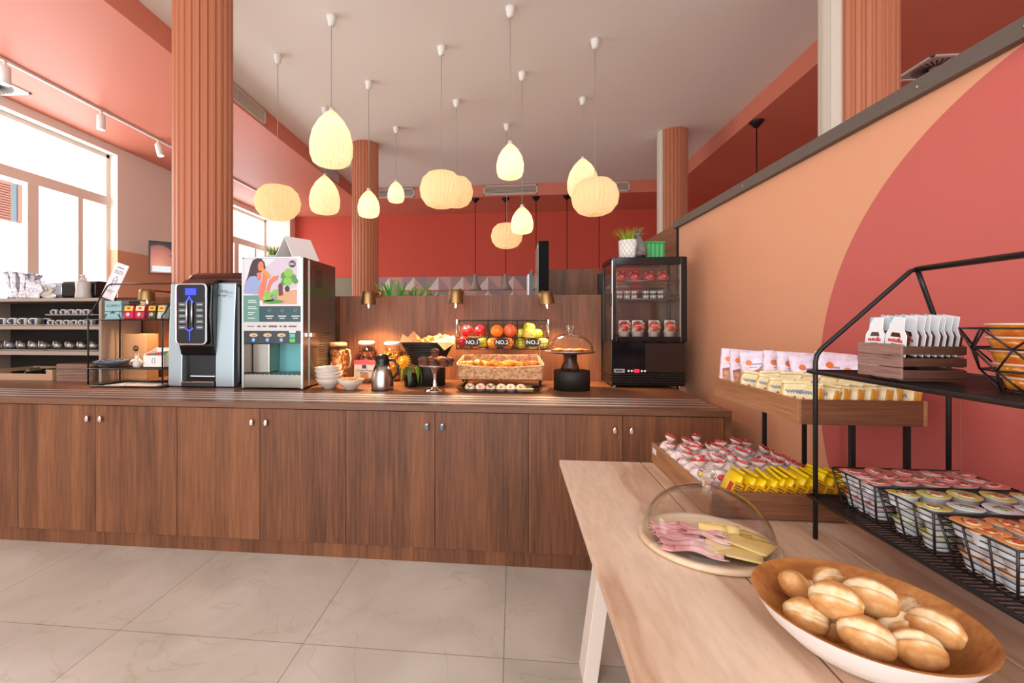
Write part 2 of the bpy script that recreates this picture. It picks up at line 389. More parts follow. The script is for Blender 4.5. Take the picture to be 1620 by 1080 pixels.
# track with spotlights on the left
XT = PZ(120, 155, LOWC-.03)[0]
t = thing('light_track', 'thin white lighting track running along the left coral ceiling above the windows', 'light track', (XT, 0, LOWC))
B().box(-.02, .02, 1.5, 12.5, -.035, 0).build('rail', m_white, t, bevel=.004)
m_led = mat('spotlight_led', '#FFFFFF', .3, emis=(1, .97, .9), es=6.)
def spot(px, py, tilt, label):
    y = PX(px, py, XT)[0]
    t = thing('track_spotlight', label, 'spotlight', (XT, y, LOWC-.035), 0, None)
    B().cyl((0, 0, 0), (0, 0, -.06), .018).build('stem', m_white, t)
    b = B(); b.M = Matrix.Translation((0, 0, -.06)) @ Matrix.Rotation(tilt, 4, 'Y')
    b.lathe([(0, 0), (.05, 0), (.055, -.01), (.055, -.22), (.045, -.22), (.043, -.2), (0, -.2)], 20)
    b.build('lamp_body', m_white, t)
    b = B(); b.M = Matrix.Translation((0, 0, -.06)) @ Matrix.Rotation(tilt, 4, 'Y'); b.lathe([(0, -.21), (.043, -.21)], 16); b.build('lens', m_led, t)
spot(8, 100, 0, 'white cylindrical spotlight on the track, cut by the left edge of the photo')
spot(160, 180, 0, 'white cylindrical spotlight hanging straight from the middle of the track')
spot(250, 222, -.25, 'white cylindrical spotlight tilted, on the track end next to the big column')

# ================================================================ paper pendant lamps
def paper_mat(name, col, e):
    m = bpy.data.materials.new(name); m.use_nodes = True; N, L = m.node_tree.nodes, m.node_tree.links
    for n in list(N): N.remove(n)
    out = N.new('ShaderNodeOutputMaterial'); d = N.new('ShaderNodeBsdfDiffuse'); t = N.new('ShaderNodeBsdfTranslucent'); mx = N.new('ShaderNodeMixShader'); em = N.new('ShaderNodeEmission'); ad = N.new('ShaderNodeAddShader')
    d.inputs[0].default_value = (*hexc(col), 1); t.inputs[0].default_value = (*hexc(col), 1); mx.inputs[0].default_value = .5
    em.inputs[0].default_value = (1, .8, .46, 1); em.inputs[1].default_value = e
    L.new(d.outputs[0], mx.inputs[1]); L.new(t.outputs[0], mx.inputs[2]); L.new(mx.outputs[0], ad.inputs[0]); L.new(em.outputs[0], ad.inputs[1]); L.new(ad.outputs[0], out.inputs[0])
    return m
m_drop = paper_mat('glowing_paper', '#FFF3DA', .16); m_disc = paper_mat('warm_glowing_paper', '#FBE6C4', .11)
m_cord = mat('pendant_cord', '#A99C92', .6); m_cordk = mat('pendant_cord_black', '#1A1414', .6)
DROP = [(.07, 1.), (.28, .93), (.60, .79), (.87, .60), (1., .38), (.98, .18), (.86, .05), (.66, 0.)]
DISC = [(.30, 1.), (.62, .97), (.88, .8), (1., .52), (.93, .28), (.70, .08), (.42, 0.), (.3, .02)]
def pleated(prof, r, h, n=30, depth=.09):
    b = B(); m = len(prof); rings = []
    for i, (f, z) in enumerate(prof):
        row = []
        for k in range(2*n):
            a = pi*k/n; dd = depth*r*(.45 + .55*f)
            rr = f*r - (dd if k % 2 else 0)
            a += (.5*pi/n if (i % 2) else 0)*.6
            row.append(b.v(rr*cos(a), rr*sin(a), z*h))
        rings.append(row)
    for i in range(m-1):
        for k in range(2*n): b._f([rings[i][k], rings[i][(k+1) % (2*n)], rings[i+1][(k+1) % (2*n)], rings[i+1][k]])
    return b
def pendant(canopy, cx, hw, ytop, ybot, kind, label):
    x, y = PZ(canopy[0], canopy[1], CEIL); d = -x*sY + y*cY
    x2 = PY(cx, 300, y)[0]; x = (x + x2)/2 if abs(x-x2) < .15 else x
    rad = hw*d/FPX*.985; zt = EYE + (CY - ytop)/FPX*(d); zb = EYE + (CY - ybot)/FPX*(d - rad*(.5 if kind == 'drop' else .3))
    t = thing('pendant_lamp', label, 'pendant lamp', (x, y, CEIL), random.uniform(0, 1), None)
    B().lathe([(.0, 0), (.055, 0), (.052, -.02), (.036, -.10), (.012, -.115), (0, -.115)], 20).build('ceiling_cup', m_white, t)
    B().cyl((0, 0, -.1), (0, 0, zt - CEIL), .0045, 6).build('cord', m_cord, t)
    h = zt - zb; b = pleated(DROP if kind == 'drop' else DISC, rad, h); o = b.build('paper_shade', m_drop if kind == 'drop' else m_disc, t, loc=(0, 0, zb - CEIL))
    B().lathe([(0, .05), (.025, .05), (.03, .0), (.03, -.08), (0, -.08)], 12, c=(0, 0, zt-CEIL-.03)).build('lamp_holder', m_white, t)
    B().ball((0, 0, zt-CEIL-.17), .04, 12, 8).build('bulb', mat('warm_bulb', '#FFF2D8', .4, emis=(1, .8, .5), es=3.), t)
    ld = bpy.data.lights.new('pendant_glow', 'POINT'); ld.energy = 1.0 if kind == 'drop' else .8; ld.color = (1, .84, .58); ld.shadow_soft_size = .05
    lo = bpy.data.objects.new('pendant_glow', ld); COL.objects.link(lo); lo.location = (0, 0, zt-CEIL-.24); lo.parent = t
    return t
pendant((439, 87), 440, 35.5, 295, 344, 'disc', 'flattened pleated paper pendant lamp, leftmost of all, over the juice machine')
pendant((523, 26), 525.5, 34, 174, 255, 'drop', 'largest teardrop paper pendant lamp, hanging left of the slim column')
pendant((515, 170), 512.5, 24, 277, 334, 'drop', 'teardrop paper pendant lamp hanging just below the largest teardrop lamp')
pendant((585, 129), 581.5, 17.5, 300, 341, 'drop', 'small teardrop paper pendant lamp hanging in front of the slim column')
pendant((627, 201), 626, 13.5, 286, 318, 'drop', 'smallest teardrop paper pendant lamp, right of the slim column')
pendant((699, 74), 697.5, 35, 273, 325, 'disc', 'flattened paper pendant lamp with a seam, overlapping another one behind it')
pendant((721, 159), 723, 27, 281, 325, 'disc', 'flattened paper pendant lamp half hidden behind a nearer one')
pendant((808, 12), 806, 22, 226, 278, 'drop', 'teardrop paper pendant lamp in the middle, its cord leaving the top of the photo centre')
pendant((802, 197), 801.5, 25.5, 354, 391, 'disc', 'lowest flattened paper pendant lamp, hanging over the fruit stand')
pendant((826, 115), 826, 18, 326, 367, 'drop', 'low teardrop paper pendant lamp touching the edge of the lowest flattened lamp')
pendant((942, 63), 940.5, 37.5, 284, 337, 'disc', 'flattened paper pendant lamp, rightmost, in front of a teardrop one')
pendant((922, 155), 921.5, 24.5, 250, 307, 'drop', 'teardrop paper pendant lamp behind the rightmost flattened lamp')
# small black pendants far behind
def cone_lamp(px, py, zl, label, col):
    x, y = PZ(px, py, LOWC)
    t = thing('cone_pendant', label, 'pendant lamp', (x, y, LOWC), 0, None)
    B().lathe([(0, 0), (.11, 0), (.1, -.02), (.03, -.1), (0, -.1)], 16).build('ceiling_cup', m_black, t)
    B().cyl((0, 0, -.1), (0, 0, zl+.4-LOWC), .009, 6).build('cord', m_cordk, t)
    B().lathe([(.03, .42), (.04, .4), (.07, .18), (.17, .0), (.155, .0), (.05, .2), (.02, .4)], 18, c=(0, 0, zl-LOWC)).build('lamp_shade', col, t)
m_cone = mat('taupe_lamp', '#A0938A', .5)
for i, (px, py) in enumerate([(752, 314.5), (800, 313.5), (848, 311.8), (897, 309.5), (948, 308)]):
    cone_lamp(px, py, 2.28, 'small cone lamp at the far coral wall, %s from the left of the row' % ORD[i], m_cone)
cone_lamp(1197, 192, 2.6, 'cone lamp on a black cord behind the partition, between the two right columns', m_black)

# ================================================================ partition on the right with its rail
def part_x(y): return 1.454 - .0291*(y - 1.3)
YP0, YP1, YP2 = -1.6, 3.96, 5.0; ZP = 2.262
ang = math.atan(.0291)
cpt = [(1620, 80), (1538, 130), (1464, 204), (1409, 274), (1353, 370), (1310.5, 491), (1301, 547), (1300.6, 676), (1307.5, 732)]
cy = []
for q in cpt:
    l = _ray(*q); k = .0291; t = (1.454 + k*1.3)/(l[0] + k*l[1]); cy.append((l[1]*t, EYE + l[2]*t))
# least squares circle
import numpy as _np
A = _np.array([[2*u, 2*v, 1] for u, v in cy]); bb = _np.array([u*u+v*v for u, v in cy]); s_ = _np.linalg.lstsq(A, bb, rcond=None)[0]
CYC, CZC = float(s_[0]), float(s_[1]); CR = float(math.sqrt(s_[2] + CYC**2 + CZC**2)); print('circle', CYC, CZC, CR)
m_part = mat('peach_and_coral_panel', rough=.55); N, L, p = nodes(m_part)
g = N.new('ShaderNodeNewGeometry'); sp = N.new('ShaderNodeSeparateXYZ'); L.new(g.outputs['Position'], sp.inputs[0])
cm = N.new('ShaderNodeCombineXYZ'); L.new(sp.outputs[1], cm.inputs[0]); L.new(sp.outputs[2], cm.inputs[1])
ds = N.new('ShaderNodeVectorMath'); ds.operation = 'DISTANCE'; ds.inputs[1].default_value = (CYC, CZC, 0); L.new(cm.outputs[0], ds.inputs[0])
lt = N.new('ShaderNodeMath'); lt.operation = 'LESS_THAN'; lt.inputs[1].default_value = CR; L.new(ds.outputs['Value'], lt.inputs[0])
mx = N.new('ShaderNodeMix'); mx.data_type = 'RGBA'; mx.inputs[6].default_value = (*hexc('#DC9F7C'), 1); mx.inputs[7].default_value = (*hexc('#C4615A'), 1); L.new(lt.outputs[0], mx.inputs[0]); L.new(mx.outputs[2], p.inputs['Base Color'])
def slab(y0, y1, z0, z1, off0, off1):
    b = B(); b.prism([(part_x(y0)+off0, y0), (part_x(y1)+off0, y1), (part_x(y1)+off1, y1), (part_x(y0)+off1, y0)], z0, z1); return b
t = thing('partition', None, None); t['kind'] = 'structure'; t.name = 'wall_partition'
slab(YP0, YP1, 0, ZP-.06, 0, .05).build('panel', m_part, t)
m_rail = mat('bronze_rail', '#5E544E', .45)
r_ = slab(YP0, YP1+.05, ZP-.06, ZP, -.03, .08).build('top_rail', m_rail, t, bevel=.002)
for px, py in ((1575, 72), (1309, 220), (1160, 304)):
    pass
slab(YP1, YP1+.06, 0, ZP-.06, .0, .05).build('end_post', m_dark, t)
slab(YP1+.06, YP2, 0, ZP-.01, -.0, .04).build('wood_panel', m_walnuty, t)
for y in (2.3, 1.63): slab(y, y+.003, 0, 1.25, -.0006, .002).build('joint', mat('joint_line', '#A8705C', .8), t)
# rail screws
b = B()
for y in (2.9, 1.75, 1.42):
    b.cyl((part_x(y)-.032, y, ZP-.03), (part_x(y)-.029, y, ZP-.03), .006, 8)
b.build('screw', m_steel, t)

# ================================================================ counter
ZC = .925; YC0 = 2.62; YC1 = 3.84; XC1 = PY(1157, 648, YC0)[0]; XC0 = -5.2
def cx_(px, y=760): return PY(px, y, YC0)[0]
m_alu = mat('aluminium_strip', '#C4B4A9', .3, .85)
wt = thing('countertop', 'long walnut buffet countertop with metal tray rails let into its front', 'countertop', (0, 0, ZC))
B().box(XC0, XC1, YC0-.01, YC1, -.035, 0).build('top_board', m_walnutx, wt, bevel=.002)
for k in range(4): B().box(XC0, XC1-.03, YC0+.08+k*.085, YC0+.08+k*.085+.02, -.001, .004).build('tray_rail', m_alu, wt, bevel=.001)
edges = [-185, -60, 29, 151, 280, 411, 547, 688, 836, 985, 1146]
units = [(-185, -60, 29), (29, 151, 280), (280, 411, 547), (547, 688, 836), (836, 985, 1146)]
xs = {e: cx_(e) for e in edges}
names = ['at the far left under the shelf of cups', 'under the tiered wire rack, with pink enamel knobs', 'under the two drinks machines', 'under the steel jug and muffins, with teal knobs', 'under the drinks fridge, partly behind the table']
kcol = ['#B8A3B4', '#C7A9BE', '#CFCFC2', '#2C7C96', '#C08E86']
for i, (a, c, e) in enumerate(units):
    t = thing('counter_cabinet', 'walnut two-door counter cabinet ' + names[i], 'cabinet', (xs[a], YC0, 0), 0, None)
    w = xs[e]-xs[a]; h = ZC-.037
    b = B(); b.box(.001, w-.001, .022, .9, .09, h); b.build('body', m_walnuty, t)
    B().box(0, w, .02, .04, 0, .092).build('plinth', m_walnut, t)
    mid = xs[c]-xs[a]
    for (u, v, kx) in ((.0015, mid-.0015, mid-.045), (mid+.0015, w-.0015, mid+.045)):
        d = B().box(u, v, 0, .02, .092, h-.003).build('door', m_walnut, t, bevel=.001)
        kn = B(); kn.M = Matrix.Translation((kx, -.012, h-.085)) @ Matrix.Rotation(pi/2, 4, 'X')
        kn.lathe([(0, -.012), (.006, -.012), (.006, 0), (.012, .002), (.013, .006), (.010, .010), (0, .0105)], 20, sx=.9, sy=1.75)
        kk = kn.build('knob', m_chrome, d)
        kn = B(); kn.M = Matrix.Translation((kx, -.0235, h-.085)) @ Matrix.Rotation(pi/2, 4, 'X'); kn.lathe([(.0085, -.002), (.0085, .0), (.006, .0015), (0, .002)], 16, sx=.9, sy=1.75)
        kk2 = kn.build('knob_enamel', mat('enamel_%d' % i, kcol[i], .2), d)
ep = B().box(xs[1146]+.001, XC1, YC0-.005, YC1-.1, 0, ZC-.036).build('end_panel', m_walnuty); tag(ep, 'walnut end panel closing the counter at its right end beside the partition', 'panel')
# backsplash
bs = thing('backsplash', 'walnut back panel standing along the rear of the counter behind the food', 'panel', (0, YC1, ZC)); ZBS = PY(760, 467, YC1)[1]
B().box(-3.9, part_x(YC1)-.02, 0, .03, 0, ZBS-ZC).build('board', m_walnut, bs)
for px in (536, 951): B().box(PY(px, 500, YC1)[0], PY(px, 500, YC1)[0]+.006, -.002, .0, 0, ZBS-ZC).build('joint', m_dark, bs)

# ================================================================ pale table
ZT = .75; XT0, XT1 = PZ(884, 727, ZT)[0], 1.36; YT1 = PZ(884, 727, ZT)[1]; YT0 = -.9
m_ash = mat('ash_planks', rough=.42); N, L, p = nodes(m_ash)
tc = N.new('ShaderNodeTexCoord'); mp = N.new('ShaderNodeMapping'); L.new(tc.outputs['Object'], mp.inputs[0]); mp.inputs['Scale'].default_value = (5, .9, 5)
oi = N.new('ShaderNodeObjectInfo'); ad = N.new('ShaderNodeVectorMath'); ad.operation = 'ADD'; L.new(mp.outputs[0], ad.inputs[0]); sc = N.new('ShaderNodeVectorMath'); sc.operation = 'SCALE'; sc.inputs['Scale'].default_value = 9; L.new(oi.outputs['Location'], sc.inputs[0]); L.new(sc.outputs[0], ad.inputs[1])
n1 = N.new('ShaderNodeTexNoise'); n1.inputs['Scale'].default_value = .8; n1.inputs['Detail'].default_value = 3; n1.inputs['Distortion'].default_value = .5; L.new(ad.outputs[0], n1.inputs[0])
r1 = ramp(N, [(.36, '#E2CAB4'), (.48, '#DCC0A8'), (.53, '#C39F86'), (.58, '#D4B298'), (.64, '#B98F74'), (.72, '#DBBEA6')]); L.new(n1.outputs[0], r1.inputs[0])
n2 = N.new('ShaderNodeTexNoise'); n2.inputs['Scale'].default_value = 14; n2.inputs['Detail'].default_value = 5; L.new(ad.outputs[0], n2.inputs[0])
r2 = ramp(N, [(.35, (.86, .84, .82)), (.6, (1, 1, 1))]); L.new(n2.outputs[0], r2.inputs[0])
m2 = N.new('ShaderNodeMix'); m2.data_type = 'RGBA'; m2.blend_type = 'MULTIPLY'; m2.inputs[0].default_value = .7; L.new(r1.outputs[0], m2.inputs[6]); L.new(r2.outputs[0], m2.inputs[7]); L.new(m2.outputs[2], p.inputs['Base Color'])
m_tleg = mat('pale_painted_wood', '#E6D8CC', .5)
tb = thing('dining_table', 'pale ash plank table with slanting board legs, in the right foreground', 'table', (XT0, YT1, 0))
jx = [XT0, PZ(1011, 728, ZT)[0], PZ(1296, 840, ZT)[0], XT1]
for i in range(3):
    B().box(jx[i]+.0025, jx[i+1]-.0025, YT0, YT1, ZT-.024, ZT).build('plank', m_ash, tb, bevel=.003, loc=(-XT0, -YT1, 0))
f = PZ(930, 1066, 0)
for (fx, fy, s) in ((f[0], f[1], 1), (XT1-.12, f[1], -1), (f[0], YT0+.4, 1), (XT1-.12, YT0+.4, -1)):
    b = B(); w, dpt = .055, .11
    v0 = [(fx-w/2, fy-dpt/2), (fx+w/2, fy-dpt/2), (fx+w/2, fy+dpt/2), (fx-w/2, fy+dpt/2)]; dxx = .095*s
    lo = [b.v(x, y, 0) for x, y in v0]; hi = [b.v(x+dxx, y, ZT-.025) for x, y in v0]
    b._f(lo[::-1]); b._f(hi); [b._f([lo[k], lo[(k+1) % 4], hi[(k+1) % 4], hi[k]]) for k in range(4)]
    b.build('leg', m_tleg, tb, bevel=.003, loc=(-XT0, -YT1, 0))
for yy in (f[1], YT0+.4): B().box(f[0]+.07, XT1-.19, yy-.05, yy+.05, ZT-.07, ZT-.025).build('crossbar', m_tleg, tb, loc=(-XT0, -YT1, 0))
# ================================================================ shelf of cups on the counter, left
m_shelf = mat('grey_beige_shelf', '#A39083', .55)
YSH = 3.42
zs = {k: PY(150, k, YSH)[1] for k in (471, 476, 515.5, 521, 556, 562)}
XSR = PY(160.5, 520, YSH)[0]; XSL = XSR - 1.35
sh = thing('open_shelf', 'open shelf unit of cups and glasses standing on the left end of the counter', 'shelf', (XSL, YSH, ZC))
w = XSR - XSL
B().box(0, w, 0, .40, zs[476]-ZC, zs[471]-ZC).build('top', m_shelf, sh)
B().box(0, w-.02, .005, .40, zs[521]-ZC, zs[515.5]-ZC).build('shelf', m_shelf, sh)
B().box(0, w-.02, .005, .40, zs[562]-ZC, zs[556]-ZC).build('shelf', m_shelf, sh)
B().box(w-.024, w, 0, .40, 0, zs[476]-ZC).build('side_panel', m_shelf, sh)
B().box(0, .024, 0, .40, 0, zs[476]-ZC).build('side_panel', m_shelf, sh)
B().box(0, w, .40, .41, 0, zs[476]-ZC).build('back_panel', mat('dark_back', '#2A211D', .7), sh)
m_tray = mat('slate_tray', '#5E5450', .4); m_cupw = mat('white_porcelain', '#E3DFDA', .2); m_cupd = mat('dark_decor', '#1E2440', .3)
def serving_tray(px0, px1, z, y0, y1, label, grp=None, rim=.008):
    x0, x1 = PY(px0, 520, y0)[0], PY(px1, 520, y0)[0]
    t = thing('serving_tray', label, 'tray', ((x0+x1)/2, y0, z), 0, grp); w = (x1-x0)/2; d = y1-y0
    b = B(); b.prism([(-w+.015, .0), (w-.015, .0), (w, d-.0), (-w, d)], 0, .004); b.build('base', m_tray, t)
    b = B(); b.tube([(-w+.012, 0, rim), (w-.012, 0, rim), (w, d, rim), (-w, d, rim)], .005, 6, closed=True); b.build('rim', m_shelf, t)
    return (x0+x1)/2
cup = None
def cup_proto(x, y, z, label, grp, s):
    global cup
    if cup is None:
        cup = thing('coffee_cup', label, 'cup', (x, y, z), 0, grp)
        b = B(); b.lathe([(0, .0), (.019, 0), (.021, .003), (.029, .055), (.0305, .062), (.0285, .062), (.026, .05), (.018, .006), (0, .005)], 20); b.build('bowl', m_cupw, cup)
        b = B(); b.tube([(-.026, 0, .05), (-.042, 0, .048), (-.048, 0, .034), (-.04, 0, .02), (-.022, 0, .015)], .0042, 8); b.build('handle', m_cupw, cup)
        b = B()
        for k in range(4): 
            a0 = -pi/2 - .45 + k*.25; a1 = a0 + .25
            P = lambda a, f: ((.0225+.0075*f+.0009)*cos(a), (.0225+.0075*f+.0009)*sin(a), .008+.046*f)
            b.quad(P(a0, 0), P(a1, 0), P(a1, 1), P(a0, 1))
        b.build('dark_square_decor', m_cupd, cup); c = cup
    else: c = dup(cup, (x, y, z), None, label, grp)
    c.scale = (s,)*3; c.rotation_euler = (0, 0, .25); return c
def cup_rows(pxs, z, y, s, where, back, grp):
    n = len(pxs)
    for i, px in enumerate(pxs): cup_proto(PY(px, 500, y)[0], y, z+.005, 'white cup with dark square, %s from left %s' % (ORD[i], where), grp, s)
    for r in range(1, back+1):
        for i, px in enumerate(pxs[:-1]):
            cup_proto(PY(px, 500, y)[0]+.035, y+.075*s*r*1.1, z+.005, 'white coffee cup behind the front row %s' % where, grp + ', rear rows', s)
zt1 = zs[515.5]
cx0 = serving_tray(-30, 66, zt1, YSH+.02, YSH+.33, 'low dark serving tray with larger cups at the left end of the upper shelf')
cup_rows([-14, 5, 22, 38, 55], zt1, YSH+.06, 1.0, 'on the left tray of the upper shelf', 2, 'larger cups on the left tray')
serving_tray(70, 152, zt1, YSH+.03, YSH+.30, 'dark serving tray with small cups, lower of the two stacked ones')
cup_rows([82, 95, 107, 119, 131, 143], zt1, YSH+.06, .72, 'on the lower stacked tray', 1, 'small cups on the lower stacked tray')
zt2 = PY(110, 499, YSH+.03)[1]
serving_tray(70, 150, zt2, YSH+.03, YSH+.30, 'serving tray with small cups, stacked on top of the cups of another')
cup_rows([87, 102, 114, 126, 138], zt2, YSH+.06, .74, 'on the upper stacked tray', 1, 'small cups on the upper stacked tray')
m_gl = mat('clear_glass', (.98, .99, 1), .03, trans=1., ior=1.25)
m_gld = thin_glass('cup_glass', (.95, .96, .97), 1.6, .2, .12)
zt3 = zs[556]
serving_tray(-20, 72, zt3, YSH+.02, YSH+.33, 'dark tray of clear glass tumblers, left one on the middle shelf')
serving_tray(73, 155, zt3, YSH+.03, YSH+.33, 'dark tray of clear glass tumblers, right one on the middle shelf')
gl = None
def tumbler(x, y, z, label, grp):
    global gl
    if gl is None:
        gl = tag(B().lathe([(0, 0), (.024, 0), (.031, .03), (.033, .078), (.0315, .078), (.029, .03), (.022, .006), (0, .006)], 20).build('glass_tumbler', m_gld, loc=(x, y, z)), label, 'glass', grp)
    else: dup(gl, (x, y, z), None, label, grp)
for i, px in enumerate([-4, 14, 33, 52, 68]):
    tumbler(PY(px, 550, YSH+.06)[0], YSH+.06, zt3+.006, 'clear glass tumbler, %s from left on the left glass tray' % ORD[i], 'tumblers on the left glass tray')
    if i < 4: tumbler(PY(px, 550, YSH+.06)[0]+.045, YSH+.14, zt3+.006, 'clear glass tumbler in the second row of the left glass tray', 'second row tumblers, left tray')
for i, px in enumerate([89, 108, 127, 145]):
    tumbler(PY(px, 550, YSH+.06)[0], YSH+.07, zt3+.006, 'clear glass tumbler, %s from left on the right glass tray' % ORD[i], 'tumblers on the right glass tray')
    if i < 3: tumbler(PY(px, 550, YSH+.06)[0]+.045, YSH+.15, zt3+.006, 'clear glass tumbler in the second row of the right glass tray', 'second row tumblers, right tray')
# bottom: cutlery tray, stacked wooden trays
m_lwood = mat('light_beech', '#B99475', .5)
x0, x1 = PY(-12, 600, YSH)[0], PY(79, 600, YSH)[0]
t = thing('cutlery_tray', 'beech cutlery box with dark slots at the bottom left of the shelf', 'tray', (x0, YSH+.02, ZC)); w = x1-x0
b = B(); b.box(0, w, 0, .012, 0, .055); b.box(w-.06, w, 0, .012, .055, .09); b.box(0, w, .3, .312, 0, .09); b.box(0, .012, .012, .3, 0, .09); b.box(w-.012, w, .012, .3, 0, .09); b.box(.012, w-.012, .012, .3, 0, .01)
b.build('box', m_lwood, t, bevel=.002)
for k in (1, 2, 3): B().box(w*k/4, w*k/4+.008, .012, .3, .01, .07).build('divider', m_dark, t)
for k, (px, c) in enumerate(((40, '#7A6E45'), (70, '#5E5B3A'))):
    b = B(); x = PY(px, 580, YSH+.1)[0]; b.prism([(x-.07, 0), (x+.07, 0), (x, .075)], 0, .1, 'Y')
    tag(b.build('folded_napkin', mat('napkin_%d' % k, c, .8), loc=(0, YSH+.12, ZC+.015)), ('taller' if k == 0 else 'lower') + ' folded olive paper napkin standing in the beech cutlery box', 'napkin')
x0, x1 = PY(82, 600, YSH)[0], PY(141, 600, YSH)[0]; wt_ = (x1-x0)
m_wtray = wood('tray_walnut', [(.3, '#7B5C4E'), (.6, '#A3806E')], 'X', 2., 8.)
st = None
for k in range(12):
    z = ZC + k*.0118; lab = ('top' if k == 11 else 'bottom' if k == 0 else ORD[k] + ' from the bottom') + ' rounded wooden tray in the stack at the foot of the shelf'
    if k == 11: lab = 'topmost rounded wooden tray in the stack at the foot of the shelf'
    if st is None:
        b = B(); pts = []
        for (cx1, cy1, a0) in ((wt_-.05, .05, -90), (wt_-.05, .26, 0), (.05, .26, 90), (.05, .05, 180)):
            for q in range(5): a = R(a0 + q*22.5); pts.append((cx1+.05*cos(a), cy1+.05*sin(a)))
        b.prism(pts, 0, .009); st = tag(b.build('wooden_tray', m_wtray, bevel=.002, seg=1, loc=(x0, YSH+.01, z)), lab, 'tray', 'stacked wooden trays')
    else: dup(st, (x0+random.uniform(-.003, .003), YSH+.01, z), None, lab)
# --- on top of the shelf
ztop = zs[471]
x0, x1 = PY(47, 460, YSH+.1)[0], PY(157, 460, YSH+.1)[0]
t = thing('toaster', 'silver and black rounded appliance lying on the shelf top by the window', 'appliance', (x0, YSH+.08, ztop)); w = x1-x0
def rbox_profile(h, d, r, n=5):
    pts = []
    for (cx1, cy1, a0) in ((d-r, r, -90), (d-r, h-r, 0), (r, h-r, 90), (r, r, 180)):
        for q in range(n+1): a = R(a0 + q*90/n); pts.append((cx1+r*cos(a), cy1+r*sin(a)))
    return pts
B().prism(rbox_profile(.145, .2, .05), w*.12, w*.5, 'X').build('silver_shell', mat('satin_silver', '#A9B4BE', .25, .8), t, bevel=.008)
B().prism(rbox_profile(.15, .21, .035), w*.49, w*.98, 'X').build('black_body', m_blackp, t, bevel=.008)
b = B(); b.M = Matrix.Translation((w*.31, .0, .11)); b.ball((0, 0, 0), .05, 16, 8, sc=(1.5, .12, .5)); b.build('upper_panel', mat('pale_silver', '#DDE6EE', .2, .5), t)
b = B(); b.M = Matrix.Translation((w*.31, .0, .025)); b.ball((0, 0, 0), .05, 16, 8, sc=(1.5, .12, .5)); b.build('lower_panel', MATS['pale_silver'], t)
b = B(); b.prism([(.0, .05), (.13, .02), (.22, .03), (.26, .075), (.2, .1), (.1, .1)], -.012, .004, 'Y'); b.build('beige_band', mat('beige_band', '#C9B9A8', .4), t)
b = B(); b.tube([(w*.02, .06, .02), (w*.02, .06, .09), (w*.12, .06, .095)], .012, 8); b.build('lever', m_blackp, t)
# soap bottle
x = PY(130, 460, YSH+.03)[0]; t = thing('pump_bottle', 'frosted plastic pump bottle in front of the black appliance on the shelf', 'bottle', (x, YSH+.04, ztop))
m_frost = mat('frosted_plastic', '#D9CFCB', .35, trans=.35)
B().lathe([(0, 0), (.053, 0), (.056, .01), (.05, .06), (.053, .125), (.045, .14), (.02, .148), (.017, .15), (0, .15)], 24).build('body', m_frost, t)
b = B(); b.lathe([(0, .148), (.022, .148), (.024, .165), (.012, .175), (.008, .19), (0, .19)], 16); b.box(-.03, .012, -.008, .008, .185, .195); b.build('pump', m_frost, t)
# bag/basket of wrapped straws
x = PY(42, 455, YSH+.1)[0]; t = thing('wire_basket', 'shallow clear wire basket holding wrapped cutlery on the shelf top', 'basket', (x, YSH+.12, ztop))
b = B(); 
for z, r in ((.0, .09), (.03, .12), (.06, .15)): b.tube([(r*cos(a*pi/8)*1.15, r*sin(a*pi/8)*.8, z+.003) for a in range(16)], .002, 5, closed=True)
for a in range(12): b.tube([(.09*cos(a*pi/6)*1.15, .09*sin(a*pi/6)*.8, .003), (.15*cos(a*pi/6)*1.15, .15*sin(a*pi/6)*.8, .063)], .002, 5)
b.build('wire_frame', m_chrome, t)
m_wrap = mottled('clear_wrapper', [(.35, '#C5C6D6'), (.5, '#EDEBEE'), (.62, '#B5AFC6')], 26, .25, bump=.6, dist=.01)
m_stick = mat('wooden_cutlery', '#B79B7E', .6)
pk = None
for k in range(26):
    fx = -.13 + .26*(k % 9)/8; fy = -.05 + .05*(k//9); tx = -.5 + 1.15*(k % 9)/8 + random.uniform(-.12, .12)
    loc = (x+fx, YSH+.12+fy, ztop+.01); rot = (random.uniform(-.2, .1), tx, random.uniform(-.4, .4)); h = .24 - .008*(k % 9) - (.05 if k % 9 > 4 else 0)
    if pk is None:
        pk = thing('wrapped_cutlery', 'wrapped wooden cutlery set standing in the wire basket on the shelf top', 'cutlery', loc, 0, 'wrapped cutlery on the shelf top'); pk.rotation_euler = rot
        b = B(); 
        def fn(u, v):
            a = 2*pi*u; s = .022*(1 + .25*sin(v*9+a*2)); top = 1 + 1.1*max(0, v-.85)/.15
            return (s*cos(a)*top, s*.45*sin(a)*(top), .23*v + .012*sin(3*a)*max(0, v-.85)/.15)
        b.grid(fn, 14, 12); b.build('wrapper', m_wrap, pk)
        b = B(); b.box(-.006, .006, -.003, .0, .01, .17); b.build('stick', m_stick, pk)
    else: c = dup(pk, loc, rot=rot, scale=(1, 1, h/.23))
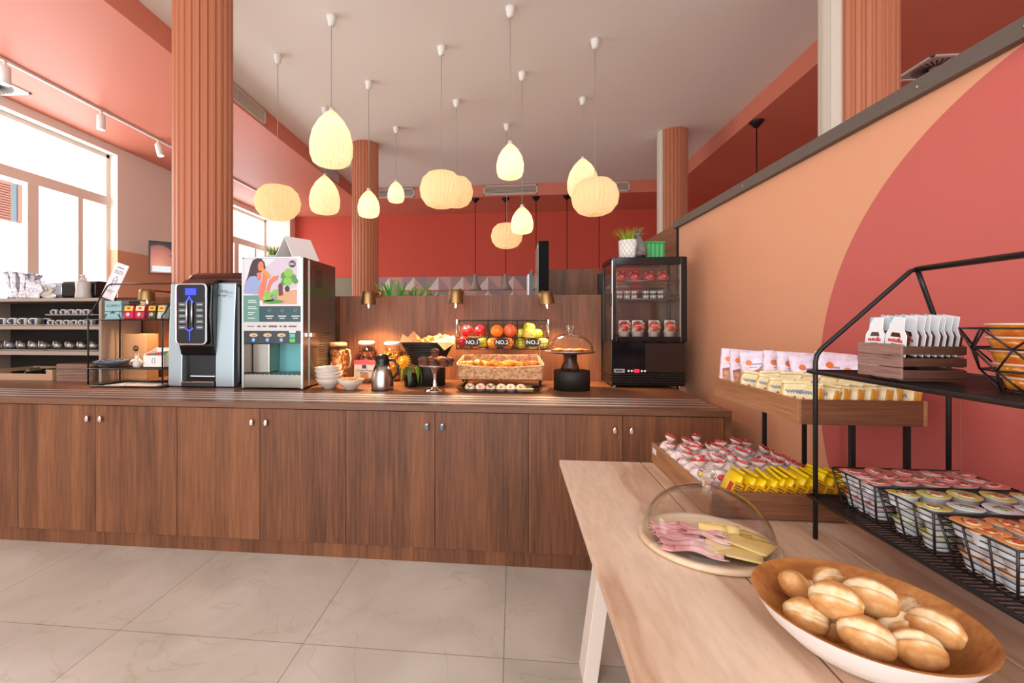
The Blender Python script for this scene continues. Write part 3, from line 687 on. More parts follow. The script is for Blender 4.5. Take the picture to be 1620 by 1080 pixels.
# leaning info card
a = PY(168, 471, YSH+.02)
t = thing('info_card', 'tilted white info card with grey printing standing on the shelf top, right', 'sign', (PY(165, 471, YSH+.02)[0], YSH+.03, ztop))
t.rotation_euler = (R(-12), R(17), R(-8))
B().box(-.055, .085, 0, .004, 0, .31).build('card', mat('card_white', '#E6E1E6', .4), t)
m_ink = mat('grey_ink', '#6B6A78', .7)
b = B(); b.box(-.02, .05, -.002, 0, .27, .278)
for k in range(3): b.box(-.03+.0, .06, -.002, 0, .245-k*.012, .249-k*.012)
b.tube([(.015, -.002, .2), (.035, -.002, .17), (.03, -.002, .13), (.0, -.002, .13), (-.005, -.002, .17)], .0018, 4, closed=True); b.tube([(.0, -.002, .15), (.015, -.002, .165), (.03, -.002, .15)], .0015, 4); b.box(-.03, .055, -.002, 0, .07, .074); b.box(-.02, .045, -.002, 0, .055, .058)
b.build('printing', m_ink, t)
# TV far left on the wall
TX = -6.9; q0 = PZ(252, 1, LOWC)
ty, tz = PX(235, 380, TX); ty2, tz2 = PX(275, 437, TX)
t = thing('wall_television', 'wall television left of the big column showing the side of a face', 'television', (TX, ty, 0)); zc0 = PX(235, 433, TX)[1]
t.location.z = zc0; hh = tz - zc0
b = B(); b.box(0, 1.25, 0, .05, 0, hh); o = b.build('frame', m_blackp, t)
m_tv = mat('television_picture', rough=.2); N, L, p = nodes(m_tv)
tc = N.new('ShaderNodeTexCoord'); mp = N.new('ShaderNodeMapping'); L.new(tc.outputs['Object'], mp.inputs[0]); mp.inputs['Location'].default_value = (-.42, 0, -.33)
mp.inputs['Scale'].default_value = (2.6, 2.6, 2.1)
gr = N.new('ShaderNodeTexGradient'); gr.gradient_type = 'SPHERICAL'; L.new(mp.outputs[0], gr.inputs[0])
r1 = ramp(N, [(0, '#1A1618'), (.12, '#241B1D'), (.2, '#8C5348'), (.6, '#B0705E'), (1, '#C98A75')]); L.new(gr.outputs['Fac'], r1.inputs[0]); L.new(r1.outputs[0], p.inputs['Base Color']); L.new(r1.outputs[0], p.inputs['Emission Color']); p.inputs['Emission Strength'].default_value = .35
B().box(.03, 1.22, -.004, 0, .03, hh-.03).build('screen', m_tv, t)
b = B(); b.box(.06, .36, -.008, -.004, .05, .16); b.build('caption_panel', mat('caption_white', '#C8D6DC', .4, emis='#C8D6DC', es=.4), t)
b = B(); b.tube([(.34, -.006, .36), (.4, -.006, .39), (.47, -.006, .36)], .012, 6); b.build('closed_eye', mat('lash', '#2A1715', .6), t)
t.rotation_euler = (0, 0, R(38))
b = B(); b.box(-.02, .02, 0, .3, .2, .3); b.M = Matrix(); b.build('bracket', m_black, t, loc=(.3, .04, 0))

# ================================================================ tiered wire rack, small, on the counter
def rack_small():
    xl = PZ(144, 607, ZC)[0]; y0, y1 = 3.26, 3.55; xr = PY(257, 560, y0)[0]; w = xr - xl; d = y1-y0
    z1 = PY(144, 582.5, y0)[1]-ZC; z2 = PY(144, 505.5, y0)[1]-ZC; zb = PY(203, 449, y0+.2)[1]-ZC
    t = thing('tiered_rack', 'small black two-tier wire rack holding teas, between the shelf and coffee machine', 'rack', (xl, y0, ZC))
    for x in (0, w):
        b = B(); b.tube([(x, 0, 0), (x, 0, z2+.03), (x, .03, z2+.06), (x, .17, zb-.02), (x, .2, zb), (x, .225, zb-.02), (x, d, z2), (x, d, 0)], .006, 8); b.build('end_frame', m_black, t)
    B().tube([(0, .2, zb), (w, .2, zb)], .006, 8).build('top_bar', m_black, t)
    for z in (z1, z2):
        b = B(); b.tube([(-.02, -.012, z), (w+.02, -.012, z), (w+.02, d+.012, z), (-.02, d+.012, z)], .005, 6, closed=True)
        for k in range(14): b.box(0, w, .01+k*.0205, .014+k*.0205, z-.001, z+.002)
        b.build('wire_shelf', m_black, t)
    return xl, y0, w, d, z1+ZC, z2+ZC
rxl, ry0, rw, rd, rz1, rz2 = rack_small()
rx = lambda px, y: PY(px, 520, y)[0]
# tea boxes and sachets on the upper tier
y = ry0+.06
t = thing('tea_box', 'pale blue tea carton with bird drawing, leftmost on the small wire rack', 'box', (rx(179, y), y, rz2+.005), .12)
B().box(-.065, .065, 0, .08, 0, .145).build('carton', mat('pale_blue_card', '#8FB4B8', .5), t)
text('LUMO', .03, mat('teal_ink', '#2F5E66', .5), t, (0, -.001, .105), FRONT, sx=1.2)
b = B(); b.box(-.065, .065, -.002, 0, .06, .064); b.prism([(-.065, .0), (.065, .0), (.05, .035), (.02, .045), (0, .065), (-.03, .045), (-.06, .04)], -.002, 0, 'Y'); b.build('printed_wings', mat('dark_teal', '#2C3E45', .5), t)
b = B(); b.prism([(-.065, 0), (.06, 0), (.03, .045), (-.04, .045)], -.004, -.002, 'Y'); b.build('front_flap', MATS['pale_blue_card'], t)
t = thing('dark_box', 'dark box standing behind the wire tea basket on the small rack', 'box', (rx(206, y+.12), y+.14, rz2+.005)); B().box(-.06, .07, 0, .06, 0, .15).build('carton', m_black, t, bevel=.003)
bx0, bx1 = rx(193, y), rx(258, y)
t = thing('wire_basket', 'black wire basket of tea sachets on the upper tier of the small rack', 'basket', (bx0, y-.02, rz2+.004)); w = bx1-bx0
b = B()
for z in (.0, .06, .12): b.tube([(0, 0, z), (w, 0, z), (w, .14, z), (0, .14, z)], .002, 5, closed=True)
for k in range(9): b.tube([(w*k/8, .14, 0), (w*k/8, .14, .12)], .0018, 5); b.tube([(w*k/8, .0, 0), (w*k/8, .0, .06)], .0018, 5)
b.tube([(w*.3, .14, .12), (w*.32, .14, .15), (w*.5, .14, .15), (w*.52, .14, .12)], .003, 6)
b.build('wire_frame', m_black, t)
teas = [(200, '#D8215A', 'pink and yellow', '#E8C24A'), (218, '#CB2C55', 'pink with a pale cup', '#EAD9A0'), (237, '#54452A', 'yellow over dark', '#D9B23C'), (252, '#C6CDB8', 'yellow and white', '#DDBB43')]
for i, (px, c, nm, c2) in enumerate(teas):
    t = thing('tea_sachet', nm + ' tea sachet, ' + ORD[i] + ' from left in the small wire basket', 'tea sachet', (rx(px, y-.01), y+.0, rz2+.01), 0, 'tea sachets in the wire basket'); t.rotation_euler = (R(-10), 0, 0)
    w2 = .038 if i < 2 else .03
    B().box(-w2, w2, 0, .05, 0, .105).build('envelope_pack', mat('tea_%d' % i, c, .45), t, bevel=.003)
    b = B(); b.box(-w2*.95, w2*.95, -.002, 0, .062, .1); b.build('printed_band', mat('teab_%d' % i, c2, .45), t)
    b = B(); b.lathe([(0, .0), (.016, 0), (.016, .002), (0, .002)], 16); o = b.build('printed_cup', mat('tea_print', '#E9D8C8', .5), t, loc=(0, -.001, .032), rot=FRONT)
    b = B(); b.lathe([(0, .0), (.013, 0), (.013, .003), (0, .003)], 16, sx=1.3, sy=.6); b.build('printed_oval', mat('tea_red', '#C23B2B', .5), t, loc=(0, -.001, .082), rot=FRONT)
# lower tier: bowl, figurine, white box
y = ry0+.13
t = thing('serving_bowl', 'dark glass bowl of wrapped pieces on the lower tier of the small rack', 'bowl', (rx(180, y), y, rz1+.004))
B().lathe([(0, 0), (.07, 0), (.12, .03), (.135, .05), (.13, .05), (.11, .028), (.06, .008), (0, .008)], 28).build('bowl', mat('smoked_glass', '#4B5560', .1, coat=.5), t)
bb = B(); 
for k in range(16): bb.M = Matrix.Translation((random.uniform(-.09, .09), random.uniform(-.08, .08), .04+random.uniform(0, .012))) @ Euler((random.uniform(-.4, .4), random.uniform(-.3, .3), random.uniform(0, 3))).to_matrix().to_4x4(); bb.box(-.02, .02, -.012, .012, -.003, .003)
tag(bb.build('wrapped_sweets', mat('dull_foil', '#8F93A5', .35, .4), loc=(t.location.x, y, rz1+.006)), 'loose grey foil wrapped sweets heaped in the dark glass bowl', 'sweets', kind='stuff')
y = ry0+.08
t = thing('bird_figurine', 'small white bird figurine with spread wings on the lower rack tier', 'figurine', (rx(217, y), y, rz1+.004))
m_por = mat('porcelain', '#CFC9C2', .3)
b = B(); b.lathe([(0, 0), (.024, 0), (.03, .02), (.026, .045), (.016, .07), (.014, .085), (0, .092)], 18); b.build('body', m_por, t)
for s in (-1, 1):
    b = B(); b.tube([(s*.012, 0, .08), (s*.012, 0, .1), (s*.01, 0, .108)], [.005, .004, .002], 6); b.build('ear', m_por, t)
    b = B(); b.tube([(s*.018, 0, .055), (s*.04, -.005, .05), (s*.065, -.005, .03)], [.012, .01, .003], 8); b.build('wing', m_por, t)
b = B(); b.ball((0, -.03, .05), .004, 8, 6); b.build('beak', mat('beak_orange', '#C05A3A', .5), t)
xa, xb = rx(226, y), rx(260, y)
t = thing('tea_box', 'white open carton of colourful wrapped sachets next to the coffee machine', 'box', ((xa+xb)/2, y, rz1+.004)); w = (xb-xa)/2
b = B(); b.box(-w, w, 0, .004, 0, .095); b.box(-w, w, .14, .144, 0, .15); b.box(-w, w, 0, .144, 0, .004); b.prism([(0, 0), (.144, 0), (.144, .15), (0, .095)], -w, -w+.003, 'X'); b.prism([(0, 0), (.144, 0), (.144, .15), (0, .095)], w-.003, w, 'X'); b.build('carton', m_white, t)
b = B(); b.tube([(-.01, -.001, .03), (-.012, -.001, .06), (-.005, -.001, .075)], .002, 5); b.tube([(.01, -.001, .03), (.012, -.001, .065), (.005, -.001, .075)], .002, 5); b.build('printed_mark', m_ink, t)
for k, c in enumerate(['#B5284A', '#7A3B86', '#3F8A42', '#C23A3A', '#A14A8A', '#4D9C4A']):
    B().box(-w+.008+k*(2*w-.02)/6, -w+.004+(k+1)*(2*w-.02)/6, .02, .12, .01, .105+.004*k).build('sachet', mat('sachet_%d' % k, c, .4), t, bevel=.002)
# cardboard box and tray on counter
y = 3.62
t = thing('cardboard_box', 'brown cardboard box with round dark logo, behind the small wire rack', 'box', (XSR+.13, y, ZC))
hb = PY(191, 528, y)[1]-ZC; m_kraft = mat('kraft_card', '#B08A68', .75)
B().box(-.125, .10, 0, .13, 0, hb).build('carton', m_kraft, t, bevel=.002)
b = B(); b.lathe([(0, 0), (.026, 0), (.026, .002), (0, .002)], 24); b.build('round_logo', mat('logo_brown', '#4A2B1C', .6), t, loc=(.0, -.001, hb*.68), rot=FRONT)
text('B&S', .018, m_kraft, t, (0, -.004, hb*.68), FRONT)
b = B(); b.box(-.07, .05, -.001, 0, hb*.41, hb*.43); b.build('small_print', mat('logo_brown2', '#7B543A', .6), t)
xa, ya = PZ(141, 613, ZC); xb = PZ(262, 613, ZC)[0]
t = thing('black_tray', 'black tray with printed paper liner on the counter before the small rack', 'tray', ((xa+xb)/2, 3.16, ZC)); w = (xb-xa)/2
b = B(); b.prism([(-w, -.06), (w, -.06), (w-.02, .26), (-w+.02, .26)], 0, .006); b.tube([(-w, -.06, .01), (w, -.06, .01), (w-.02, .26, .012), (-w+.02, .26, .012)], .007, 6, closed=True); b.build('tray_body', m_black, t)
b = B(); b.prism([(-w+.05, -.04), (w-.09, -.04), (w-.12, .16), (-w+.08, .16)], .006, .009); b.build('paper_liner', mat('paper_liner', '#BDB8BC', .6), t)
b = B(); b.box(-.2, .12, .05, .056, .009, .0095); b.build('printed_line', m_ink, t)

# ================================================================ coffee machine
YM = PZ(320, 613, ZC)[1]
mx = lambda px: PY(px, 560, YM)[0]
X0 = mx(264); mz = lambda py, px=320: PY(px, py, YM)[1]-ZC
t = thing('coffee_machine', 'silver and black bean coffee machine with blue display, left of the juice machine', 'coffee machine', (X0, YM, ZC)); w = mx(368)-X0
m_sil = mat('silver_panel', '#AEBBC2', .28, .75); m_gbk = mat('gloss_black', '#0E0E10', .12); m_hop = mat('bean_hopper', '#3A211B', .2)
H = mz(445)
a_, b_ = mx(286)-X0, mx(339)-X0
B().box(.01, w+.02, .06, .52, .012, H-.02).build('body', m_gbk, t, bevel=.02)
def pillar(x0, x1):
    b = B(); n = 14; pr = []
    for k in range(n+1):
        v = k/n; yy = .03*(1-v) + .0; yy = .012 + .03*v*v; pr.append((yy, v*(H-.04)+.005))
    pr += [(.04, H-.01), (.09, H), (.3, H), (.3, .005)]
    b.prism(pr, x0, x1, 'X'); return b
pillar(0, a_).build('side_pillar', m_sil, t, bevel=.006); pillar(b_, w-.0).build('side_pillar', m_sil, t, bevel=.006)
zc0, zc1, zc2 = mz(603), mz(562), mz(547)
B().box(a_, b_, .05, .3, .005, .02).build('base', m_gbk, t)
b = B(); b.prism([(-.005, .005), (.0, zc0), (.2, zc0), (.2, .005)], a_+.003, b_-.003, 'X'); b.build('drip_tray', m_gbk, t, bevel=.006)
b = B(); b.box(a_+.003, b_-.003, -.008, .0, zc0-.012, zc0-.002); b.build('drip_edge', m_chrome, t, bevel=.003)
b = B(); b.box(a_+.06, b_-.01, .02, .13, zc0+.03, zc0+.042); b.build('cup_rest', m_chrome, t, bevel=.003)
B().box(a_, b_, .2, .21, zc0, zc1+.05).build('recess_back', mat('recess_mirror', '#55605E', .15, .6), t)
B().box(b_-.045, b_-.002, .12, .2, zc0+.05, zc1).build('teal_light_strip', mat('teal_panel', '#4B8E8C', .3), t)
b = B(); b.cyl((a_+.09, .1, zc1-.005), (a_+.09, .1, zc1-.09), .03, 16, r1=.024); b.build('spout', m_gbk, t)
b = B(); b.prism([(.0, zc1), (-.02, zc2), (-.035, mz(500)), (-.02, H-.02), (.05, H+.02), (.2, H+.02), (.2, zc1)], a_-.002, b_+.002, 'X'); b.build('front_cover', m_gbk, t, bevel=.012)
# control panel: rounded plate with chrome frame, slightly tilted
def rrect(w, h, r, n=5):
    pts = []
    for (cx1, cy1, a0) in ((w-r, r, -90), (w-r, h-r, 0), (r, h-r, 90), (r, r, 180)):
        for q in range(n+1): a = R(a0 + q*90/n); pts.append((cx1+r*cos(a), cy1+r*sin(a)))
    return pts
pw, ph = mx(333)-mx(286), mz(450)-mz(544); pz0 = mz(544)
pn = B().prism(rrect(pw, ph, .03), -.008, .01, 'Y').build('control_panel', mat('panel_black', '#15161B', .15), t, loc=(a_, -.036, pz0))
b = B(); b.tube([(u, -.01, v) for u, v in rrect(pw, ph, .03)], .0075, 8, closed=True); b.build('chrome_frame', m_chrome, pn)
B().box(pw*.3, pw*.66, -.011, -.008, ph*.82, ph*.93).build('display', mat('blue_display', '#2B35D8', .3, emis='#2B35E8', es=1.6), pn)
for sx in (.36, .53):
    b = B(); b.tube([(pw*sx, -.012, ph*.24), (pw*sx+.004, -.02, ph*.5), (pw*sx+.002, -.014, ph*.72)], .006, 8); b.build('chrome_bar', m_chrome, pn)
m_bl = mat('blue_led', '#3A4BFF', .3, emis='#3A4BFF', es=2.5)
b = B(); b.tube([(pw*.33, -.014, ph*.7), (pw*.4, -.014, ph*.74), (pw*.45, -.014, ph*.8), (pw*.5, -.014, ph*.74), (pw*.57, -.014, ph*.7)], .004, 6); b.tube([(pw*.33, -.014, ph*.26), (pw*.45, -.014, ph*.22), (pw*.57, -.014, ph*.26)], .004, 6); b.tube([(pw*.45, -.012, ph*.22), (pw*.45, -.012, ph*.06)], .0025, 6); b.build('blue_light', m_bl, pn)
m_btn = mat('button_grey', '#5A5F66', .3)
for r_i in range(5):
    for sxx in (.08, .66):
        b = B(); b.box(pw*sxx, pw*(sxx+.24), -.0105, -.008, ph*(.25+.095*r_i), ph*(.25+.095*r_i+.065)); bt = b.build('button', m_btn, pn)
        B().box(pw*(sxx+.04), pw*(sxx+.2), -.0115, -.0105, ph*(.25+.095*r_i+.026), ph*(.25+.095*r_i+.036)).build('button_label', m_white, pn)
text('KREA', .026, mat('dark_ink', '#3A3E44', .5), t, (b_+(w-b_)*.5, .0, mz(461)), FRONT)
text('touch', .018, MATS['dark_ink'], t, (b_+(w-b_)*.56, .0, mz(467)), FRONT)
b = B(); b.lathe([(0, 0), (.008, 0), (.008, .002), (0, .002)], 14); b.build('round_badge', MATS['dark_ink'], t, loc=(b_+(w-b_)*.25, .006, mz(467)), rot=FRONT)
b = B(); hz = mz(427); b.prism([(.12, H-.02), (.1, H+.03), (.14, hz-.02), (.2, hz), (.42, hz), (.47, hz-.03), (.5, H-.02)], .08, w+.02, 'X'); b.build('hopper_lid', m_hop, t, bevel=.02)

# ================================================================ juice machine
YJ = PZ(431, 616, ZC)[1]; jx_ = lambda px: PY(px, 520, YJ)[0]; jz = lambda py, px=431: PY(px, py, YJ)[1]-ZC
X0 = jx_(384); w = jx_(479)-X0; H = jz(407)
t = thing('juice_machine', 'tall steel juice dispenser with a printed picture of a woman drinking', 'juice dispenser', (X0, YJ, ZC))
m_st = mat('satin_steel', '#9A948C', .22, .9)
zr0, zr1 = jz(593), jz(543)         # dispensing recess
b = B(); b.box(0, w, .25, .60, .015, H); b.box(0, w, .0, .25, zr1, H); b.box(0, w, 0, .25, .015, zr0); b.box(0, .012, 0, .25, zr0, zr1); b.box(w-.012, w, 0, .25, zr0, zr1)
b.build('cabinet_body', m_st, t)
b = B()
for k in range(2): b.box(.04+k*(w-.1), .07+k*(w-.1), .05, .08, 0, .016); b.box(.04+k*(w-.1), .07+k*(w-.1), .5, .53, 0, .016)
b.build('feet', m_blackp, t)
B().box(.012, w-.012, .24, .25, zr0, zr1).build('recess_back', mat('aqua_steel', '#5FA3A6', .25, .2), t)
B().box(.012, w*.33, .1, .24, zr0, zr1).build('recess_side_box', m_st, t, bevel=.01)
b = B(); 
for k in range(12): b.box(.02+k*(w-.04)/12, .028+k*(w-.04)/12, .01, .24, zr0, zr0+.003)
b.build('drip_grate', m_steel, t)
b = B(); b.box(-.004, .012, -.006, 0, .01, H); b.box(w-.012, w+.004, -.006, 0, .01, H); b.box(0, w, -.006, 0, H-.006, H+.002); b.build('edge_trim', m_steel, t)
m_scr = mat('picture_back', '#D9CFD6', .25)
za, zb_, zc_, zd = jz(405+2), jz(484), jz(509), jz(523)
pic = B().box(.012, w-.012, -.004, 0, zb_, H-.008).build('picture_panel', m_scr, t)
def disc(parent, name, m, cx1, cz1, rx_, rz_, y=-.006, n=20, rot=0.):
    b = B(); pts = [(cx1 + rx_*cos(2*pi*k/n)*cos(rot) - rz_*sin(2*pi*k/n)*sin(rot), cz1 + rx_*cos(2*pi*k/n)*sin(rot) + rz_*sin(2*pi*k/n)*cos(rot)) for k in range(n)]
    b.prism(pts, y, y+.0015, 'Y'); return b.build(name, m, parent)
def shape(parent, name, m, pts, y=-.006):
    b = B(); b.prism(pts, y, y+.0015, 'Y'); return b.build(name, m, parent)
s_ = w/.4535; P = lambda px, py: (jx_(px)-X0, jz(py))
PG = lambda *q: [P(*z) for z in q]
skin = mat('printed_skin', '#D9735A', .35); hair = mat('printed_hair', '#3A2A30', .35); shirt = mat('printed_shirt', '#8E9CC8', .35)
shape(pic, 'printed_table', mat('printed_wood', '#C99A78', .35), PG((416, 481), (470, 481), (470, 458), (440, 462), (420, 470)), -.0055)
shape(pic, 'printed_sky', mat('printed_lilac', '#C3B7C6', .35), PG((400, 470), (470, 455), (470, 410), (440, 408), (410, 430)), -.005)
shape(pic, 'printed_hair', hair, PG((387, 461), (389, 447), (393, 436), (397, 420), (401, 411), (408, 408), (414, 409), (419, 415), (421, 424), (414, 430), (411, 445), (404, 452), (396, 458)), -.0065)
shape(pic, 'printed_shirt', shirt, PG((387, 464), (390, 446), (396, 437), (405, 436), (412, 444), (413, 460), (408, 465)), -.0075)
disc(pic, 'printed_face', skin, *P(413.5, 421), .022, .036, -.0085, rot=-.1)
shape(pic, 'printed_neck', skin, PG((407, 432), (413, 430), (414, 441), (408, 441)), -.008)
shape(pic, 'printed_arm', skin, PG((412, 475), (409, 462), (416, 440), (416, 431), (424, 431), (423, 443), (419, 462), (416, 474)), -.009)
shape(pic, 'printed_far_arm', skin, PG((421, 460), (427, 443), (433, 437), (441, 436), (440, 442), (433, 446), (429, 452), (426, 462)), -.0088)
shape(pic, 'printed_glass', mat('printed_orange', '#E89030', .35), PG((413, 424), (416, 422), (429, 436), (426, 441)), -.0095)
g1 = mat('printed_green', '#7FB545', .35); g2 = mat('printed_leaf', '#4E8A3A', .35)
for (px, py, rr) in ((451, 437, .03), (457, 432, .032), (463, 440, .03), (456, 445, .032), (468, 445, .02), (449, 447, .02)): disc(pic, 'printed_bush', g1 if rr > .031 else g2, *P(px, py), rr, rr, -.0065 - rr*.02)
disc(pic, 'printed_pot', mat('printed_dark', '#33272B', .35), *P(455, 457), .018, .022, -.0072)
for (px, py, rx1, rz1_, c) in ((437, 462, .028, .02, g1), (424, 466, .04, .022, g1), (434, 470, .022, .018, mat('printed_sage', '#7E9A90', .35)), (433, 477, .08, .014, g2), (424, 474, .05, .012, g1)): disc(pic, 'printed_vegetable', c, *P(px, py), rx1, rz1_, -.0078)
shape(pic, 'printed_bottle', mat('printed_wine', '#6A2440', .35), PG((442, 468), (441, 452), (443, 448), (446, 448), (448, 452), (448, 467)), -.0085)
disc(pic, 'printed_badge', mat('badge_brown', '#3A2A22', .35), *P(463, 418), .026, .026, -.0065); text('B&S', .024, m_white, pic, (P(463, 418)[0], -.0068, P(463, 418)[1]), FRONT)
pl = B().box(.012, w-.012, -.004, 0, zc_, zb_).build('info_panel', mat('dark_teal_panel', '#23464E', .3), t)
shape(pl, 'sage_panel', mat('sage_panel', '#5F8C82', .3), [P(386, 509), P(411, 509), P(411, 467), P(386, 467)], -.0062)
b = B()
for (px, py, ww) in ((393, 475, .06), (393, 478, .07), (393, 485, .06), (393, 488, .07), (393, 494, .055), (393, 497, .04), (393, 503, .055)): a1 = P(px, py); b.box(a1[0], a1[0]+ww, -.0075, -.006, a1[1]-.003, a1[1]+.002)
for (cx1) in (427, 447, 468):
    a1 = P(cx1, 0)[0]; zz = P(0, 500)[1]; b.box(a1-.03, a1+.03, -.006, -.004, zz-.003, zz+.004); b.box(a1-.02, a1+.02, -.006, -.004, zz-.018, zz-.013)
    b.tube([(a1-.012, -.005, zz+.045), (a1, -.005, zz+.03), (a1+.012, -.005, zz+.036), (a1+.006, -.005, zz+.055)], .002, 5, closed=True)
b.build('small_print', mat('pale_print', '#DCE8E4', .5), pl)
br_ = B().box(.012, w-.012, -.004, 0, zd, zc_).build('name_strip', mat('strip_grey', '#C9C5C3', .3), t)
b = B(); zz = (zc_+zd)/2
for (a0, a1, hh2) in ((.08, .2, .003), (.25, .31, .006), (.34, .4, .005), (.44, .58, .007), (.62, .66, .005), (.69, .74, .007), (.77, .9, .005)): b.box(w*a0, w*a1, -.0052, -.004, zz-hh2, zz+hh2)
b.build('grey_lettering', m_ink, br_)
cp = B().box(.012, w-.012, -.004, 0, jz(543), zd).build('selection_panel', mat('panel_slate', '#2B3138', .25), t)
for cx1 in (402, 424, 446):
    a1 = P(cx1, 530); disc(cp, 'fruit_oval', mat('fruit_oval', '#C9B78E', .35), a1[0], a1[1], .032, .014, -.007)
    disc(cp, 'fruit_print', mat('fruit_print', '#B87A48', .35), a1[0]+.003, a1[1]-.002, .015, .007, -.008)
    a1 = P(cx1, 537.5); disc(cp, 'blue_button', mat('blue_button', '#6C8BE0', .3, emis='#5A7BE8', es=.9), a1[0], a1[1], .013, .013, -.009)
for (py, c) in ((530.5, '#5FB9B5'), (538, '#5FBF4E')): a1 = P(459, py); B().box(a1[0]-.0, a1[0]+.042, -.007, -.004, a1[1]-.014, a1[1]+.014).build('sticker', mat('stk' + c, c, .4), cp)
a1 = P(458, 524.5); B().box(a1[0], a1[0]+.05, -.008, -.004, a1[1]-.006, a1[1]+.006).build('white_label', m_white, cp)
# side: door seam, handle, louvres
b = B(); b.box(w, w+.006, .1, .106, .02, H-.01); b.build('side_seam', m_steel, t)
b = B(); b.box(w, w+.03, .085, .15, jz(534), jz(526)); b.build('side_latch', m_chrome, t, bevel=.005)
b = B()
for k in range(16): b.box(w-.001, w+.003, .28, .5, .13+k*.018, .136+k*.018)
for k in range(9): b.box(w-.001, w+.003, .2, .33, H-.2+k*.018, H-.194+k*.018)
b.build('louvres', mat('louvre_dark', '#3B322C', .5), t)
# folded card on top, plant
t2 = thing('tent_card', 'white folded tent card with small print on top of the juice machine', 'sign', (X0+w*.62, YJ+.22, ZC+H))
za = PY(455, 377, YJ+.22)[1]-ZC-H
b = B(); m = mat('card_stock', '#E3DEDC', .5)
b.prism([(-.13, 0), (.03, za), (.034, za-.003), (-.122, 0)], -.1, .12, 'Y'); b.prism([(.03, za), (.15, 0), (.142, 0), (.026, za-.003)], -.1, .12, 'Y'); b.box(-.12, .14, .05, .054, 0, .004)
b.build('card', m, t2); t2.rotation_euler = (0, 0, R(-32))
b = B(); uu = Vector((.16, 0, za)).normalized()
for (f, q0, q1) in ((.75, -.03, .0), (.7, -.05, .02), (.75, .05, .08), (.7, .03, .1), (.45, .0, .01)):
    c0 = Vector((-.13, 0, 0)).lerp(Vector((.03, 0, za)), f); b.box(c0.x-.007, c0.x-.001, q0, q1, c0.z-.0, c0.z+.004)
b.build('small_print', m_ink, t2)
def grass_plant(name, label, loc, pot_r, pot_h, pot_mat, gh, n, spread, cols, lattice=False):
    t = thing(name, label, 'plant', loc)
    po = B().lathe([(0, 0), (pot_r*.88, 0), (pot_r*.93, .003), (pot_r, pot_h), (pot_r*.92, pot_h), (pot_r*.88, pot_h*.85), (0, pot_h*.85)], 28).build('pot', pot_mat, t)
    if lattice:
        b = B()
        for k in range(14):
            for s in (-1, 1):
                b.tube([((pot_r*(.93+.07*f)+.001)*cos(2*pi*k/14+s*f*1.2), (pot_r*(.93+.07*f)+.001)*sin(2*pi*k/14+s*f*1.2), pot_h*(.05+.9*f)) for f in [q/8 for q in range(9)]], .0018, 4)
        b.build('lattice_relief', mat('relief_grey', '#BDB8B2', .5), po)
    b = B()
    for k in range(n):
        a = random.uniform(0, 2*pi); r = pot_r*.75*math.sqrt(random.random()); h = gh*random.uniform(.55, 1.); ln = spread*random.uniform(.2, 1.)
        b.mi = random.randrange(len(cols)); p0 = Vector((r*cos(a), r*sin(a), pot_h*.8)); ww = .0035; sd_ = Vector((-sin(a), cos(a), 0))
        prev = None
        for q in range(5):
            f = q/4; p1 = p0 + Vector((cos(a)*ln*f*f, sin(a)*ln*f*f, h*f*(1-.12*f*f))); wv = sd_*ww*(1-f*.92)
            cur = (b.v(*(p1-wv)), b.v(*(p1+wv)), b.v(*(p1+Vector((cos(a), sin(a), 0))*ww*.5*(1-f)+Vector((0, 0, .001)))))
            if prev: b._f([prev[0], prev[2], cur[2], cur[0]]); b._f([prev[2], prev[1], cur[1], cur[2]]); b._f([prev[1], prev[0], cur[0], cur[1]])
            prev = cur
    b.build('grass_leaves', cols, t)
    return t
gl1, gl2, gl3 = mat('leaf_green', '#5C8A2E', .5), mat('leaf_yellow', '#B2B23E', .5), mat('leaf_dark', '#3B5E2A', .5)
grass_plant('potted_grass', 'grass in a pale blue pot half hidden behind the white tent card', (PY(434, 400, YJ+.48)[0], YJ+.48, ZC+H), .06, .085, mat('pale_blue_pot', '#9FBFC4', .4), .13, 170, .07, [gl1, gl2, gl3])
# ================================================================ food on the counter, middle
def at(px, py): x, y = PZ(px, py, ZC); return x, y
def dep(y, px): return y/(cY + (px-CX)/FPX*sY)
def hz_(px, py, y): return PY(px, py, y)[1]-ZC
# bowls
m_bowl = mat('speckled_bowl', '#C9BCB0', .35); m_bowli = mottled('striped_glaze', [(.4, '#6B5A4E'), (.55, '#C7B9A9')], 30, .3)
def bowl(x, y, z, label, r=.1, h=.075, tilt=(0, 0, 0), grp=None):
    t = thing('bowl', label, 'bowl', (x, y, z), 0, grp); t.rotation_euler = tilt
    B().lathe([(0, 0), (r*.36, 0), (r*.40, h*.08), (r*.75, h*.45), (r, h), (r*.97, h)], 32).build('outer_wall', m_bowl, t)
    b = B(); b.lathe([(r*.97, h), (r*.72, h*.5), (r*.4, h*.16), (0, h*.13)], 32); b.build('glazed_inside', m_bowli, t)
    b = B()
    for k in range(28): a = 2*pi*k/28; b.tube([(r*f*cos(a), r*f*sin(a), h*(.17+.8*((f-.4)/.57)**1.4)+.0015) for f in (.42, .6, .78, .95)], .0016, 4)
    b.build('ray_stripes', mat('cream_stripe', '#DDD0BF', .4), t)
    return t
x, y = at(521, 614); y -= .0
for k in range(5): bowl(x + (0, .002, .003, -.002, .0)[k], y, ZC+(0, .030, .048, .070, .088)[k], ('bottom' if k == 0 else 'topmost' if k == 4 else ORD[k] + ' from the bottom') + ' pale bowl of the stack beside the juice machine', .1, .078, (0, (0, -.03, -.03, -.1, -.1)[k], 0), 'stacked bowls')
x, y = at(555, 616)
bowl(x, y, ZC, 'white bowl of cereal in front of the red packet, left of the steel jug', .098, .078)
b = B()
